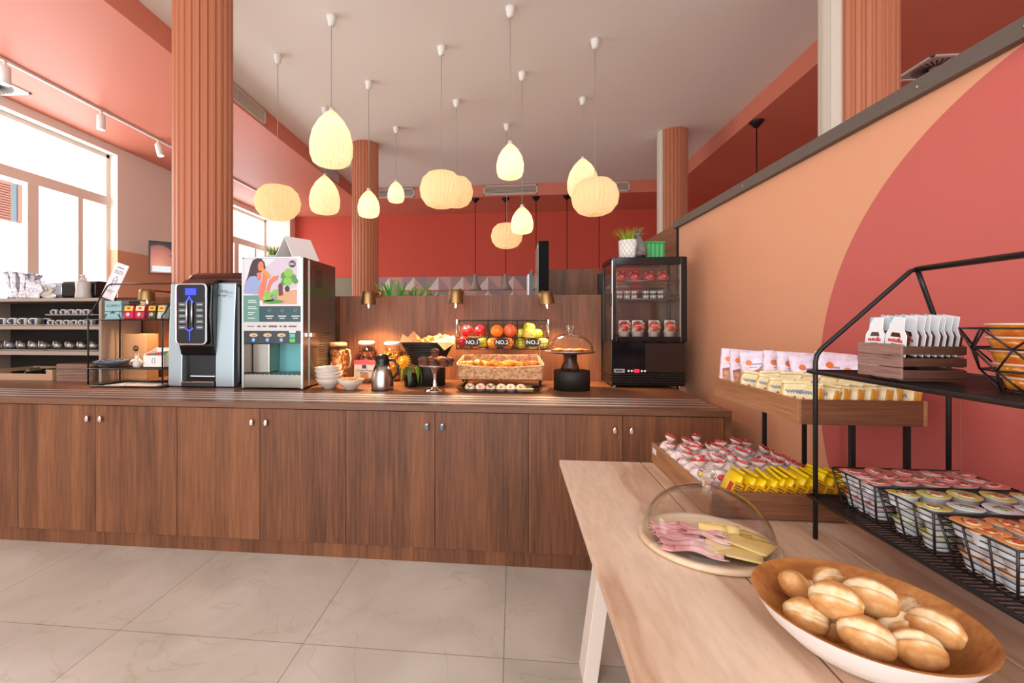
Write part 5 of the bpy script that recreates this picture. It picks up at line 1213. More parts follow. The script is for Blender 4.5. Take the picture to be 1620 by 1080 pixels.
for k, (fx, fy) in enumerate([(-.6, -.2), (-.2, -.35), (.2, -.35), (.6, -.2), (-.4, .25), (0, .1), (.42, .25)]):
    loc = (x+R_*fx, y+R_*fy, ZC+zr-.006); lab = ['tart under the far dome, leftmost of the front ones', 'tart under the far dome, second from left in front', 'tart under the far dome, third from left in front', 'tart under the far dome, rightmost of the front ones', 'left tart of the rear three under the far dome', 'middle tart of the rear three under the far dome', 'right tart of the rear three under the far dome'][k]
    if tr is None:
        tr = thing('fruit_tart', lab, 'tart', loc, 0, 'tarts under the far dome'); b = B(); n = 28; rg = []
        for rr, zz in ((.030, 0), (.038, .02), (.036, .02), (.032, .014), (0, .014)): rg.append([b.v((rr+(.0015 if q % 2 and rr else 0))*cos(2*pi*q/n), (rr+(.0015 if q % 2 and rr else 0))*sin(2*pi*q/n), zz) for q in range(n)])
        for q1 in range(4):
            for q in range(n): b._f([rg[q1][q], rg[q1][(q+1) % n], rg[q1+1][(q+1) % n], rg[q1+1][q]])
        b.build('crust', mat('tart_crust', '#B4652E', .6), tr); B().lathe([(.034, .015), (.02, .021), (0, .024)], 20).build('filling', m_tart, tr)
    else: dup(tr, loc, rz=k, label=lab)

# ================================================================ brass lamps above the counter
m_brass = mat('brushed_brass', '#8F7048', .34, .9); m_wlamp = mat('lamp_inside', '#FFE9C8', .5, emis=(1, .78, .45), es=2.2)
def brass(px, pt, pb, hwp, label, y=3.55, tilt=0.):
    x, z = PY(px, pb, y); d = dep(y, px); r = hwp*d/FPX; h = (pb-pt)*d/FPX*.92
    t = thing('brass_lamp', label, 'lamp', (x, y, z)); t.rotation_euler = (0, tilt, 0)
    B().lathe([(r, 0), (r*.92, h*.7), (r*.84, h*.92), (r*.74, h), (0, h), (0, h-.003), (r*.72, h-.003), (r*.82, h*.9), (r*.97, 0), (r, 0)], 36).build('shade', m_brass, t)
    B().lathe([(0, .018), (r*.92, .018), (r*.92, .021), (0, .021)], 28).build('diffuser', m_wlamp, t)
    B().cyl((0, 0, .02), (0, 0, -.035), .006, 8).build('pull_pin', m_white, t)
    b = B(); b.tube([(0, 0, h*.9), (0, .08, h*.95), (0, YC1-y, h*.95)], .008, 8); b.cyl((0, YC1-y-.012, h*.95), (0, YC1-y, h*.95), .035, 16); b.build('wall_arm', m_brass, t)
    l = bpy.data.lights.new('brass_lamp_light', 'SPOT'); l.energy = 75; l.color = (1, .6, .28); l.spot_size = R(118); l.spot_blend = .6; l.shadow_soft_size = .05
    o = bpy.data.objects.new('brass_lamp_light', l); COL.objects.link(o); o.location = (0, 0, .0); o.parent = t
brass(583, 458, 481, 11.8, 'brass cup lamp over the cereal jars, left of the three over the food')
brass(721, 456, 480, 12.2, 'brass cup lamp over the left end of the fruit rack')
brass(865, 459, 481, 12.5, 'slightly tilted brass cup lamp over the right end of the fruit rack', tilt=-.12)
brass(232.5, 456, 475, 12, 'brass cup lamp glowing above the tea sachets at the far left', 3.5)

# ================================================================ drinks fridge
YFR = PZ(1020, 614, ZC)[1]; fx = lambda px, y=None: PY(px, 500, y or YFR)[0]; fz = lambda py: PY(1025, py, YFR)[1]-ZC
X0 = fx(968); w = fx(1086)-X0; H = fz(405.5); D = .37
t = thing('drinks_fridge', 'black countertop display fridge with glass door holding fruit cups and yogurts', 'fridge', (X0, YFR, ZC))
zb, zt = fz(541), fz(407)
b = B(); b.box(.0, w, .02, D, .015, zb); b.box(0, w, 0.02, D, zt-.03, H); b.box(0, .02, .02, .045, zb, zt); b.box(0, .02, D-.03, D, zb, zt); b.box(w-.02, w, .02, .045, zb, zt); b.box(w-.02, w, D-.03, D, zb, zt)
b.build('cabinet', m_gbk, t, bevel=.004)
m_fg = thin_glass('fridge_glass', (.93, .94, .93), .9, .03)
B().box(.006, .010, .045, D-.03, zb, zt-.03).build('side_glass', m_fg, t); B().box(w-.01, w-.006, .045, D-.03, zb, zt-.03).build('side_glass', m_fg, t); B().box(.02, w-.02, D-.014, D-.01, zb, zt-.03).build('back_glass', m_fg, t)
dr = thing('d', None, None); bpy.data.objects.remove(dr)
b = B(); zi, zo = fz(532.5), fz(419); xi, xo = fx(974)-X0, fx(1076)-X0
b.box(-.003, xi, -.012, .016, zb+.002, zt); b.box(xo, w+.001, -.012, .016, zb+.002, zt); b.box(xi, xo, -.012, .016, zb+.002, zi); b.box(xi, xo, -.012, .016, zo, zt)
door = b.build('door', m_gbk, t, bevel=.003)
B().box(xi-.004, xo+.004, -.002, .004, zi-.004, zo+.004).build('door_glass', m_fg, door)
B().box(xo-.006, xo, -.014, -.006, zi, zo).build('bright_edge', m_steel, door); B().box(-.004, .004, -.0135, .0, zb+.02, zt-.02).build('bright_edge', m_steel, door)
B().box(-.014, -.003, -.02, .02, zb+.26, zb+.36).build('door_handle', m_blackp, door, bevel=.003)
b = B()
for k in range(4): b.box(-.005, w+.003, -.006, D, .045+k*.018, .05+k*.018)
b.build('base_ribs', mat('rib_grey', '#332C28', .3, .4), t)
B().box(w*.47, w-.004, .012, .021, .12, zb-.01).build('front_panel', mat('brown_gloss', '#2A1A14', .25), t)
B().box(fx(972)-X0, fx(989)-X0, .008, .02, fz(590), fz(584)).build('name_plate', m_steel, t)
B().box(fx(974)-X0, fx(985)-X0, .007, .008, fz(588), fz(586)).build('plate_lettering', m_gbk, t)
B().box(fx(1004)-X0, fx(1012)-X0, .008, .02, fz(589.5), fz(584.5)).build('red_display', mat('red_led', '#E0202A', .3, emis='#FF2030', es=1.5), t)
for px in (995, 1000, 1016, 1021): disc(t, 'button', m_white, fx(px)-X0, fz(587), .008, .008, .010, 12)
for k in (0, 1):
    for q in (0, 1): B().lathe([(0, 0), (.018, 0), (.014, .016), (0, .016)], 12, c=(.03+k*(w-.06), .05+q*(D-.09), 0)).build('foot', m_steel, t)
lev = [fz(443), fz(472.0), zb+.002]
for z in lev[:2]:
    b = B(); b.tube([(.03, .05, z), (w-.03, .05, z), (w-.03, D-.04, z), (.03, D-.04, z)], .003, 5, closed=True)
    for k in range(17): b.tube([(.04+k*(w-.08)/16, .05, z), (.04+k*(w-.08)/16, D-.04, z)], .0016, 4)
    b.build('wire_shelf', m_steel, t)
# contents
def fcup(px, y, z, label, kind, grp, s=1.):
    x = PY(px, 500, YFR+y)[0]; key = 'fc' + kind
    if key not in fr:
        c = {'red': '#B02028', 'pink': '#D0605A', 'peach': '#D9503A'}[kind]
        g_ = thing('yogurt_cup', label, 'yogurt cup', (x, YFR+y, z), 0, grp)
        B().lathe([(0, 0), (.026, 0), (.036, .075), (.038, .077), (.034, .077), (0, .074)], 24).build('cup', mat('cup_' + kind, '#E6D5CB', .35), g_)
        b = B(); b.M = Matrix.Translation((0, -.034, .108)) @ Matrix.Rotation(R(78), 4, 'X'); b.lathe([(0, 0), (.038, 0), (.038, .003), (0, .003)], 26); ld_ = b.build('foil_lid', mottled('lid_' + kind, [(.4, c), (.52, '#E0583E'), (.6, '#F0C8A8')], 22, .3), g_)
        b = B(); b.box(-.036, .036, -.02, -.017, .07, .15); b.build('backing_card', m_white, g_)
        b = B(); b.box(-.02, .02, -.041, -.039, .112, .117); b.build('lid_lettering', m_white, ld_)
        fr[key] = g_
    else: g_ = dup(fr[key], (x, YFR+y, z), None, label, grp)
    g_.scale = (s,)*3
for k, px in enumerate((986, 1007, 1033, 1058)):
    fcup(px, .10, ZC+zb+.003, 'cup with %s lid facing out, %s from left on the fridge floor' % (('dark red', 'dark red', 'pink', 'salmon')[k], ORD[k]), ('red', 'red', 'pink', 'peach')[k], 'yogurt cups on the fridge floor', 1.05)
for k, px in enumerate((990, 1011, 1036, 1060)): fcup(px, .24, ZC+zb+.003, 'yogurt cup in the rear row on the fridge floor', 'peach', 'rear row yogurts on the fridge floor', .95)
m_pot = mottled('berry_pot', [(.4, '#A01820'), (.55, '#D04048'), (.65, '#D8B0A8')], 45, .2)
fp = None
for k, px in enumerate((982, 1003, 1027, 1048)):
    x = PY(px, 440, YFR+.12)[0]; lab = 'domed clear pot of red berries, %s from left on the top fridge shelf' % ORD[k]
    if fp is None:
        fp = thing('berry_pot', lab, 'dessert pot', (x, YFR+.12, ZC+lev[0]+.003), 0, 'berry pots on the top fridge shelf')
        B().lathe([(0, 0), (.036, 0), (.042, .022), (0, .022)], 24).build('tub', mat('red_tub', '#C8453E', .3), fp)
        B().lathe([(.042, .022), (.04, .05), (.028, .072), (0, .08)], 24).build('dome_lid', m_pot, fp)
    else: dup(fp, (x, YFR+.12, ZC+lev[0]+.003), None, lab)
for k, (pa, pb, c) in enumerate(((976, 1012, '#C9A098'), (1018, 1054, '#8E94B8'))):
    xa, xb = PY(pa, 470, YFR+.08)[0], PY(pb, 470, YFR+.08)[0]; w2 = xb-xa
    g_ = thing('wire_basket', '%s small wire basket of butter tubs on the middle fridge shelf' % ('left' if k == 0 else 'right'), 'basket', (xa, YFR+.08, ZC+lev[1]+.004))
    b = B()
    for z in (0, .04, .08): b.tube([(0, 0, z), (w2, 0, z), (w2, .14, z), (0, .14, z)], .002, 5, closed=True)
    for q in range(9): b.tube([(w2*q/8, 0, 0), (w2*q/8, 0, .08)], .0015, 4)
    b.build('wire_frame', m_black, g_)
    for q in range(6):
        x_ = xa + w2*(.17+.33*(q % 3)); z_ = ZC+lev[1]+.006+.033*(q//3); lab = '%s tub in the %s fridge basket, %s of the %s layer' % ('cream' if k == 0 else 'blue and white', 'left' if k == 0 else 'right', ORD[q % 3], 'lower' if q < 3 else 'upper')
        key = 'tub%d' % k
        if key not in fr:
            fr[key] = thing('butter_tub', lab, 'butter tub', (x_, YFR+.125, z_), 0, 'tubs in the fridge baskets'); B().lathe([(0, 0), (.02, 0), (.025, .024), (0, .024)], 16).build('tub', m_white, fr[key]); B().lathe([(0, .024), (.028, .024), (.028, .027), (0, .027)], 16).build('lid', mat('tub_lid_%d' % k, c, .3), fr[key])
        else: dup(fr[key], (x_, YFR+.125, z_), None, lab)
# --- on the fridge
zf_ = ZC+H
y = YFR+.12; g_ = grass_plant('potted_grass', 'yellow green grass in a white lattice pot on top of the black fridge', (PY(995, 400, y)[0], y, zf_), 15.5*dep(y, 995)/FPX, PY(995, 383, y)[1]-zf_+.01, m_white, .14, 190, .09, [gl1, gl2, gl2], True)
# fox/cat statuette
y = YFR+.045; x = PY(1012, 400, y)[0]
t = thing('cat_statuette', 'grey sitting cat statuette between the white pot and the green box', 'statuette', (x, y, zf_), R(-50)); t.scale = (1.15,)*3; m_cat = mat('cat_grey', '#6B6563', .45)
b = B(); b.tube([(0.02, 0, .01), (.022, 0, .05), (.012, 0, .09), (-.002, 0, .12), (-.01, 0, .142)], [.026, .028, .02, .015, .014], 14); b.ball((-.016, 0, .152), .019, 16, 10, sc=(1.2, .95, .9)); b.cyl((-.028, 0, .15), (-.048, 0, .142), .011, 10, r1=.006)
for s in (-1, 1): b.tube([(0, s*.011, .09), (-.014, s*.012, .05), (-.016, s*.012, .004)], [.011, .008, .007], 8); b.ball((-.022, s*.012, .006), .009, 8, 6, sc=(1.3, 1, .7)); b.ball((.018, s*.02, .022), .022, 12, 8)
b.build('body', m_cat, t)
for s in (-1, 1): b = B(); b.cyl((-.01, s*.011, .163), (-.006, s*.016, .188), .009, 8, r1=.001); b.build('ear', m_cat, t)
b = B(); b.tube([(.035, 0, .01), (.055, -.02, .01), (.05, -.05, .012), (.03, -.055, .014)], [.008, .007, .006, .004], 8); b.build('tail', m_cat, t)
y = YFR+.1; xa, xb = PY(1018, 400, y)[0], PY(1051, 400, y)[0]; hg = PY(1035, 382, y)[1]-zf_
t = thing('green_crate', 'bright green plastic box on the fridge beside the cat statuette', 'box', (xa, y, zf_)); w2 = xb-xa; m_gr = mat('green_plastic', '#1E9A46', .35)
b = B(); pts = []
for k in range(5): u = k/5; pts += [(w2*(u), 0), (w2*(u+.12), -.006), (w2*(u+.16), 0)]
pts += [(w2, 0), (w2, .16), (0, .16)]; b.prism(pts, 0, hg-.012); b.build('body', m_gr, t)
b = B(); b.box(-.004, w2+.004, -.009, .164, hg-.014, hg); b.build('rim', m_gr, t, bevel=.002)

# ================================================================ things behind the back panel
yq = 5.2; xa, za = PY(868, 426, yq); xb = PY(948, 426, yq)[0]
o = tag(B().box(xa, xb, yq, yq+.05, 0, za).build('room_divider', m_walnut), 'walnut divider board standing behind the back panel, left of the fridge', 'divider')
o = tag(B().box(PY(948, 430, yq-.1)[0], PY(954, 430, yq-.1)[0], yq-.1, yq+.3, 0, PY(950, 432, yq-.1)[1]).build('divider_post', m_black), 'black post between the divider board and the drinks fridge', 'post')
yq = 4.6; t = thing('television', 'black television on a stand seen edge-on behind the back panel', 'television', (PY(852, 380, yq)[0], yq, 0)); w2 = PY(868, 380, yq)[0]-t.location.x; zt_ = PY(860, 381.5, yq)[1]
B().box(0, w2, -.02, .55, 1.35, zt_).build('casing', mat('matt_black_casing', '#0C0B0B', .75, spec=.2), t, bevel=.004); b = B(); b.box(-.006, 0, .01, .53, 1.37, zt_-.02); b.build('screen', mat('screen_reflection', '#A9A9A0', .12), t)
B().box(w2*.3, w2*.7, .3, .4, 0.02, 1.36).build('pole', m_black, t); B().box(-.03, .14, .27, .52, 0, .02).build('foot_plate', m_black, t)
t = thing('leaning_sign', 'dark teal panel leaning left of the edge-on television', 'sign', (PY(842, 460, 4.55)[0], 4.55, 0)); z_a = PY(842, 424, 4.55)[1]
b = B(); b.prism([(-.03, 1.3), (0, 1.3), (0, z_a), (-.028, z_a-.04)], 0, .25, 'Y'); b.build('panel', mat('deep_teal', '#123A4C', .3), t, fix=True); B().box(-.045, -.03, 0, .25, 1.3, z_a-.06).build('white_edge', m_white, t); B().box(-.04, .02, .08, .2, 0, 1.3).build('pole', m_black, t)
# green plant peeking over the panel
y = 4.15; x = PY(652, 467, y)[0]; t = thing('potted_plant', 'green leafy plants peeking over the back panel between the brass lamps', 'plant', (x, y, 0))
B().box(-.32, .35, -.12, .14, 0, 1.52).build('planter', m_walnut, t)
b = B(); random.seed(11)
for k in range(90):
    px0 = random.uniform(-.28, .3); a = random.uniform(-.9, .9) + (px0*1.5); L_ = random.uniform(.2, .33) if px0 > -.05 else random.uniform(.28, .44); yy = random.uniform(-.08, .08); by = random.uniform(-.5, .5); prev = None; b.mi = random.randrange(2)
    for q in range(6):
        f = q/5; wv = (.012 if px0 < -.05 else .008)*sin(pi*min(.98, f*.85+.12)); p1 = Vector((px0+sin(a)*L_*f, yy+by*L_*f*f, 1.5+cos(a)*L_*f*(1-.25*f)))
        cur = (b.v(p1.x-wv, p1.y, p1.z), b.v(p1.x+wv, p1.y+.004, p1.z))
        if prev: b._f([prev[0], prev[1], cur[1], cur[0]])
        prev = cur
b.build('leaves', [gl1, mat('leaf_fresh', '#4F9A35', .5)], t, solid=.0012, fix=False)
# ================================================================ on the pale table
m_oak = wood('tray_oak', [(.3, '#7A4E33'), (.5, '#A2714D'), (.7, '#BB8A63')], 'Y', 1.5, 14., .5)
m_oakx = wood('tray_oak_dark', [(.3, '#4E2E1D'), (.5, '#744930'), (.7, '#8E6040')], 'X', 1.5, 14., .5)
# two wooden trays on a black stand
xa = PZ(1124, 823, ZT)[0]; YN = PZ(1200, 823, ZT)[1]; YF_ = YN + .63; XB = 1.085
zt_lo = .84; xu = PY(1262, 632, YN)[0]; zu1, zu0 = PY(1262, 632, YN)[1], PY(1262, 671, YN)[1]; XU1 = PY(1468, 640, YN)[0]
t = thing('tray_stand', 'black metal stand carrying the upper wooden tray beside the partition', 'stand', (XB, YN, ZT))
for (x_, y_) in ((XB+.035, YN+.04), (XB+.035, YF_-.06), (XU1-.03, YN+.04), (XU1-.03, YF_-.06)):
    b = B(); b.box(-.007, .007, -.007, .007, 0, zu0-ZT); b.build('leg', m_black, t, loc=(x_-XB, y_-YN, 0))
def crate_tray(x0, x1, y0, y1, z0, z1, label):
    t = thing('wooden_tray', label, 'tray', (x0, y0, z0)); w, d, h = x1-x0, y1-y0, z1-z0; k = .012
    B().box(0, k, 0, d, 0, h).build('side_board', m_oak, t, bevel=.0015); B().box(w-k, w, 0, d, 0, h).build('side_board', m_oak, t, bevel=.0015)
    B().box(k, w-k, 0, k, 0, h).build('front_board', m_oakx, t, bevel=.0015); B().box(k, w-k, d-k, d, 0, h).build('back_board', m_oakx, t, bevel=.0015)
    B().box(k, w-k, k, d-k, .004, .014).build('bottom', m_oakx, t); return t
lo = crate_tray(xa, XB, YN, YF_, ZT+.004, zt_lo, 'lower wooden tray of wrapped rolls and yellow packets, standing on the table')
B().box(-.0012, 0, .56, .61, .045, .07).build('price_tag', mat('tag_white', '#E6E6EE', .3), lo)
crate_tray(xu, XU1, YN, YF_, zu0, zu1, 'upper wooden tray of lilac and cream packets, on the black stand')
# pillow packet
def pillow(L_, W_, T_, m, name, crimp=.012, n=12):
    """flow-wrapped packet standing along Z, thickness T_, with crimped fins"""
    b = B(); rows = []
    zz = [0, .012/L_] + [k/n for k in range(1, n)] + [1-.012/L_, 1]
    for f in zz:
        row = []; e = min(f, 1-f)*L_
        th = T_/2*min(1, (max(0, e-.010)/.03))**.6 if e > .0101 else .0008
        for k in range(16):
            a = 2*pi*k/16; cx1 = math.copysign(abs(cos(a))**.55, cos(a)); sy1 = math.copysign(abs(sin(a))**.8, sin(a))
            row.append(b.v(cx1*W_/2*(1+.03*sin(k*2.3+f*9)), sy1*(th+.0008), f*L_))
        rows.append(row)
    for r_ in range(len(rows)-1):
        for k in range(16): b._f([rows[r_][k], rows[r_][(k+1) % 16], rows[r_+1][(k+1) % 16], rows[r_+1][k]], True)
    b._f(rows[0]); b._f(rows[-1]); return b
m_yel = mat('yellow_foil', '#F2CC05', .3, coat=.3); m_yeld = mat('amber_foil', '#C98F08', .35); m_redp = mat('red_print', '#C92A2E', .4); m_brn = mat('brown_print', '#5A3A10', .5)
yp = None
pxs = [1147, 1162, 1178, 1194, 1208, 1223, 1238, 1254, 1271, 1288, 1303]
for k, px in enumerate(pxs):
    x_ = PY(px, 775, YN+.05)[0]; lab = 'yellow biscuit packet leaning in the lower tray, %s from the left' % ORD[k]; dz = (0, -.003, .0, .003, .002, .0, .008, .004, .016, -.002, .002)[k]
    loc = (x_, YN+.075, ZT+.02+dz); rot = (random.uniform(-.06, .06), R(26 + random.uniform(-4, 4)), random.uniform(-.12, .12))
    if yp is None:
        yp = thing('biscuit_packet', lab, 'packet', loc, 0, 'yellow packets in the lower tray'); yp.rotation_euler = rot
        b = B(); b.M = Matrix.Rotation(pi/2, 4, 'Z'); pw_ = B(); b.bm.free()
        b = pillow(.138, .108, .030, m_yel, 'x'); 
        for v in b.bm.verts: v.co = Vector((v.co.y, v.co.x, v.co.z))
        b.build('wrapper', m_yel, yp)
        b = B(); b.box(-.016, .016, -.0555, -.05, .015, .1); b.build('amber_side', m_yeld, yp, bevel=.003)
        b = B()
        for q in range(8): b.box(-.0105, .0105, -.0562, -.0554, .03+q*.008, .0335+q*.008)
        b.build('small_print', m_brn, yp)
        b = B(); b.box(-.0168, -.015, -.045, -.02, .05, .09); b.build('red_mark', m_redp, yp)
    else: dup(yp, loc, rot=rot, label=lab)
# wrapped rolls
m_film = mat('clear_film', '#F1ECEF', .12, trans=.0, alpha=.3, spec=.8); m_filmw = mottled('white_printed_film', [(.4, '#E9DAD6'), (.55, '#D9B9AE'), (.66, '#E5CFC8')], 35, .25, bump=.5, dist=.006); m_bun = mottled('bun_crust', [(.35, '#B46A3A'), (.6, '#DDA070')], 25, .5)
m_pinkr = mat('red_wrapper_print', '#D23A3E', .35)
wr = None; kk = 0
random.seed(21)
for j in range(6):
    for i in range(6):
        x_ = xa + .045 + .073*i*(XB-xa-.04)/.42 + random.uniform(-.006, .006); y_ = YN + .19 + .074*j + random.uniform(-.008, .008)
        loc = (x_, y_, ZT+.055+random.uniform(0, .02)); rot = (random.uniform(-.35, .1), random.uniform(.0, .75), random.uniform(-.6, .5)); kk += 1
        lab = 'wrapped roll in the lower tray, row %s from the back, %s from the left' % (('first', 'second', 'third', 'fourth', 'fifth', 'sixth')[5-j], ORD[i])
        if wr is None:
            wr = thing('wrapped_roll', lab, 'wrapped roll', loc, 0, 'wrapped rolls in the lower tray'); wr.rotation_euler = rot
            B().ball((0, 0, 0), .03, 16, 12, sc=(.95, .85, 1.35)).build('roll', m_bun, wr)
            def ff(d): return 1 + .05*sin(9*d.x+4*d.z) + .05*sin(11*d.y-5*d.z)
            B().ball((0, 0, .0), .034, 20, 14, f=ff, sc=(1, .92, 1.36)).build('film', m_film, wr)
            B().lathe([(.0335*cos(a), .045*sin(a)) for a in [R(q) for q in (-5, 10, 25, 40, 55)]], 20, sy=.92).build('white_band', m_filmw, wr)
            b = B(); n = 18; r0 = []; r1 = []; r2 = []
            for q in range(n+1):
                a = 2*pi*q/n; r0.append(b.v(.010*cos(a), .010*sin(a)*.6, .044)); w_ = 1 + .25*sin(5*a); r1.append(b.v(.024*cos(a)*w_, .012*sin(a), .062)); r2.append(b.v(.028*cos(a)*w_, .014*sin(a)*w_, .070+.005*sin(7*a)))
            for q in range(n): b._f([r0[q], r0[q+1], r1[q+1], r1[q]], True)
            b.build('twisted_end', m_filmw, wr, solid=.0008, fix=False)
            b = B(); n = 18; r1 = []; r2 = []
            for q in range(n+1): a = 2*pi*q/n; w_ = 1 + .25*sin(5*a); r1.append(b.v(.0265*cos(a)*w_, .0135*sin(a), .0665)); r2.append(b.v(.028*cos(a)*w_, .014*sin(a)*w_, .073+.005*sin(7*a)))
            for q in range(9, 16): b._f([r1[q], r1[q+1], r2[q+1], r2[q]], True)
            b.build('red_tip', m_pinkr, wr, solid=.0008, fix=False)
            b = B(); b.M = Matrix.Translation((0, -.031, .012)) @ Matrix.Rotation(R(84), 4, 'X'); b.lathe([(0, 0), (.011, 0), (.011, .001), (0, .001)], 14, sx=1.3); b.build('red_print', m_pinkr, wr)
        else: dup(wr, loc, rot=rot, label=lab)
# upper tray: lilac bags and cream packets
m_lil = mottled('lilac_film', [(.4, '#CBB7D0'), (.55, '#E9DDEA'), (.68, '#D8B9C4')], 16, .2, bump=.4, dist=.008); m_bwn = mottled('biscuit_print', [(.4, '#8E4A4A'), (.6, '#C98A58')], 45, .4)
m_crm = mottled('cream_film', [(.4, '#E6D3A0'), (.6, '#F4EBCB')], 14, .22, bump=.3, dist=.006); m_amb2 = mat('amber_film', '#D79A3A', .3)
lb = None
N_ = 9
for k in range(N_):
    f = k/(N_-1); loc = (xu + .055 + .26*f**1.1 + .01, YF_ - .05 - .50*f, zu0+.016); rot = (R(-14)+random.uniform(-.12, .12), random.uniform(-.14, .14), R(-30)+random.uniform(-.4, .4)); lab = 'lilac snack bag standing in the upper tray, %s from the far left' % ORD[k]
    if lb is None:
        lb = thing('snack_bag', lab, 'snack bag', loc, 0, 'lilac bags in the upper tray'); lb.rotation_euler = rot
        pillow(.20, .13, .04, m_lil, 'x').build('bag', m_lil, lb)
        b = B(); b.prism([(-.045, .05), (.055, .045), (.058, .125), (.03, .15), (.0, .12), (-.05, .105)], -.0215, -.0195, 'Y'); b.build('biscuit_picture', m_bwn, lb)
        disc(lb, 'star_print', mat('orange_print', '#D9702E', .4), -.03, .15, .012, .012, -.0215, 10)
        b = B(); b.box(-.03, .02, -.021, -.02, .14, .146); b.box(-.03, .0, -.021, -.02, .128, .132); b.build('violet_lettering', mat('violet_print', '#9B84B4', .4), lb)
    else: dup(lb, loc, rot=rot, label=lab, scale=random.uniform(.93, 1.05))
cb = None; posn = []
for k, px in enumerate((1190, 1212, 1232, 1250)):
    pass
for k in range(4): posn.append((xu+.045, YN+.40-.105*k, R(-52), 'along its left side, %s from the far end' % ORD[k]))
for k in range(8): posn.append((xu+.055+.042*k, YN+.055, R(-72), 'along its near edge, %s from the left' % ORD[k]))
for k in range(5): posn.append((xu+.10+.036*k, YN+.33-.05*k, R(-45), 'in the second row, %s from the far end' % ORD[k]))
for k, (x_, y_, rz, wh) in enumerate(posn):
    loc = (x_, y_, zu0+.016+(.012 if k > 11 else 0)); rot = (R(-16)+random.uniform(-.1, .1), random.uniform(-.12, .12), rz+random.uniform(-.15, .15)); lab = 'cream cake packet in the upper tray, ' + wh
    if cb is None:
        cb = thing('cake_packet', lab, 'packet', loc, 0, 'cream packets in the upper tray'); cb.rotation_euler = rot
        pillow(.118, .085, .04, m_crm, 'x').build('wrapper', m_crm, cb)
        b = B(); b.tube([(-.026+.052*q/24, -.0212, .078+.006*sin(q*1.55)) for q in range(25)], .0017, 4); b.build('blue_lettering', mat('blue_print', '#7FA3CF', .4), cb)
        disc(cb, 'red_print', m_redp, 0, .058, .005, .003, -.0215, 10)
        B().box(-.043, -.036, -.012, .012, .02, .1).build('amber_edge', m_amb2, cb, bevel=.003); B().box(.036, .043, -.012, .012, .02, .1).build('amber_edge', m_amb2, cb, bevel=.003)
    else: dup(cb, loc, rot=rot, label=lab)

# ---- ham and cheese under the glass dome
Cx, Cy, Rp = .570, 1.412, .186
t = thing('cheese_board', 'round pale board with raised rim and glass dome over ham and cheese', 'cheese board', (Cx, Cy, ZT))
B().lathe([(0, 0), (Rp*.96, 0), (Rp*1.02, .006), (Rp*1.02, .014), (Rp*.97, .018), (Rp*.86, .016), (Rp*.83, .010), (0, .010)], 64).build('board', wood('pale_board', [(.3, '#C9A988'), (.6, '#DFC8AC')], 'X', 1.5, 10., .35), t)
dm = dome(Rp*.95, .152, .016).build('glass_dome', m_dome, t)
b = B(); b.lathe([(0, .164), (.011, .166), (.014, .18), (.028, .205), (.024, .214), (0, .216)], 8, smooth=False); b.build('glass_knob', m_knob, dm)
m_ham = mottled('ham', [(.35, '#CC868A'), (.5, '#E2AEAC'), (.68, '#EEC8C2')], 16, .35, coat=.2); m_chs = mottled('cheese_slice', [(.4, '#E8C673'), (.6, '#F3DA98')], 8, .35)
for k, (px, py, rz, s) in enumerate([(1062, 833, -.35, 1.), (1066, 842, -.25, 1.05), (1072, 851, -.3, 1.1), (1080, 860, -.2, 1.1), (1088, 870, -.3, 1.15), (1108, 845, -.6, 1.1), (1106, 880, -.5, 1.1), (1119, 856, -.7, 1.)]):
    x_, y_ = PZ(px, py, ZT+.02); b = B(); ph = random.uniform(0, 6)
    def fn(u, v):
        zz = .008 + .008*abs(sin(v*pi*1.5+ph)) + .003*sin(u*7+ph) + .0022*k
        return ((u-.5)*.13*s*(1-.18*sin(v*3)), (v-.5)*.042*s + .004*sin(u*8+ph), zz)
    b.grid(fn, 18, 14); o = b.build('ham_slice', m_ham, solid=.0022, loc=(x_, y_, ZT+.008), rot=(0, 0, rz+.1)); tag(o, 'folded pink ham slice on the domed board, %s from the back left' % ORD[k], 'ham', 'ham slices under the dome')
for k, (px, py, rz, s, dz) in enumerate([(1180, 850, -.75, .11, 0), (1168, 862, -.6, .115, .005), (1152, 850, -.5, .10, .010), (1160, 875, -.45, .12, .014), (1186, 868, -.85, .10, .018)]):
    x_, y_ = PZ(px, py, ZT+.02); b = B(); ph = k
    def fn(u, v): return ((u-.5)*s*1.15, (v-.5)*s*.8, .004 + .004*sin(u*4+ph)*v)
    b.grid(fn, 10, 10); o = b.build('cheese_slice', m_chs, solid=.0032, loc=(x_, y_, ZT+.012+dz), rot=(0, 0, rz)); tag(o, 'flat yellow cheese slice on the domed board, %s from the bottom' % ORD[k], 'cheese', 'flat cheese slices under the dome')
for k, (px, py, rz) in enumerate([(1126, 838, -.25), (1146, 838, -.35)]):
    x_, y_ = PZ(px, py, ZT+.03); b = B()
    def fn(u, v): a = u*2*pi*1.15 - 1.5; r_ = .014+.0025*u*2; return ((v-.5)*.075, r_*cos(a), .018+r_*sin(a))
    b.grid(fn, 22, 4); tag(b.build('cheese_roll', m_chs, solid=.0028, loc=(x_, y_, ZT+.012), rot=(0, 0, rz)), 'curled cheese slice at the back of the domed board, ' + ('left' if k == 0 else 'right') + ' of two', 'cheese')

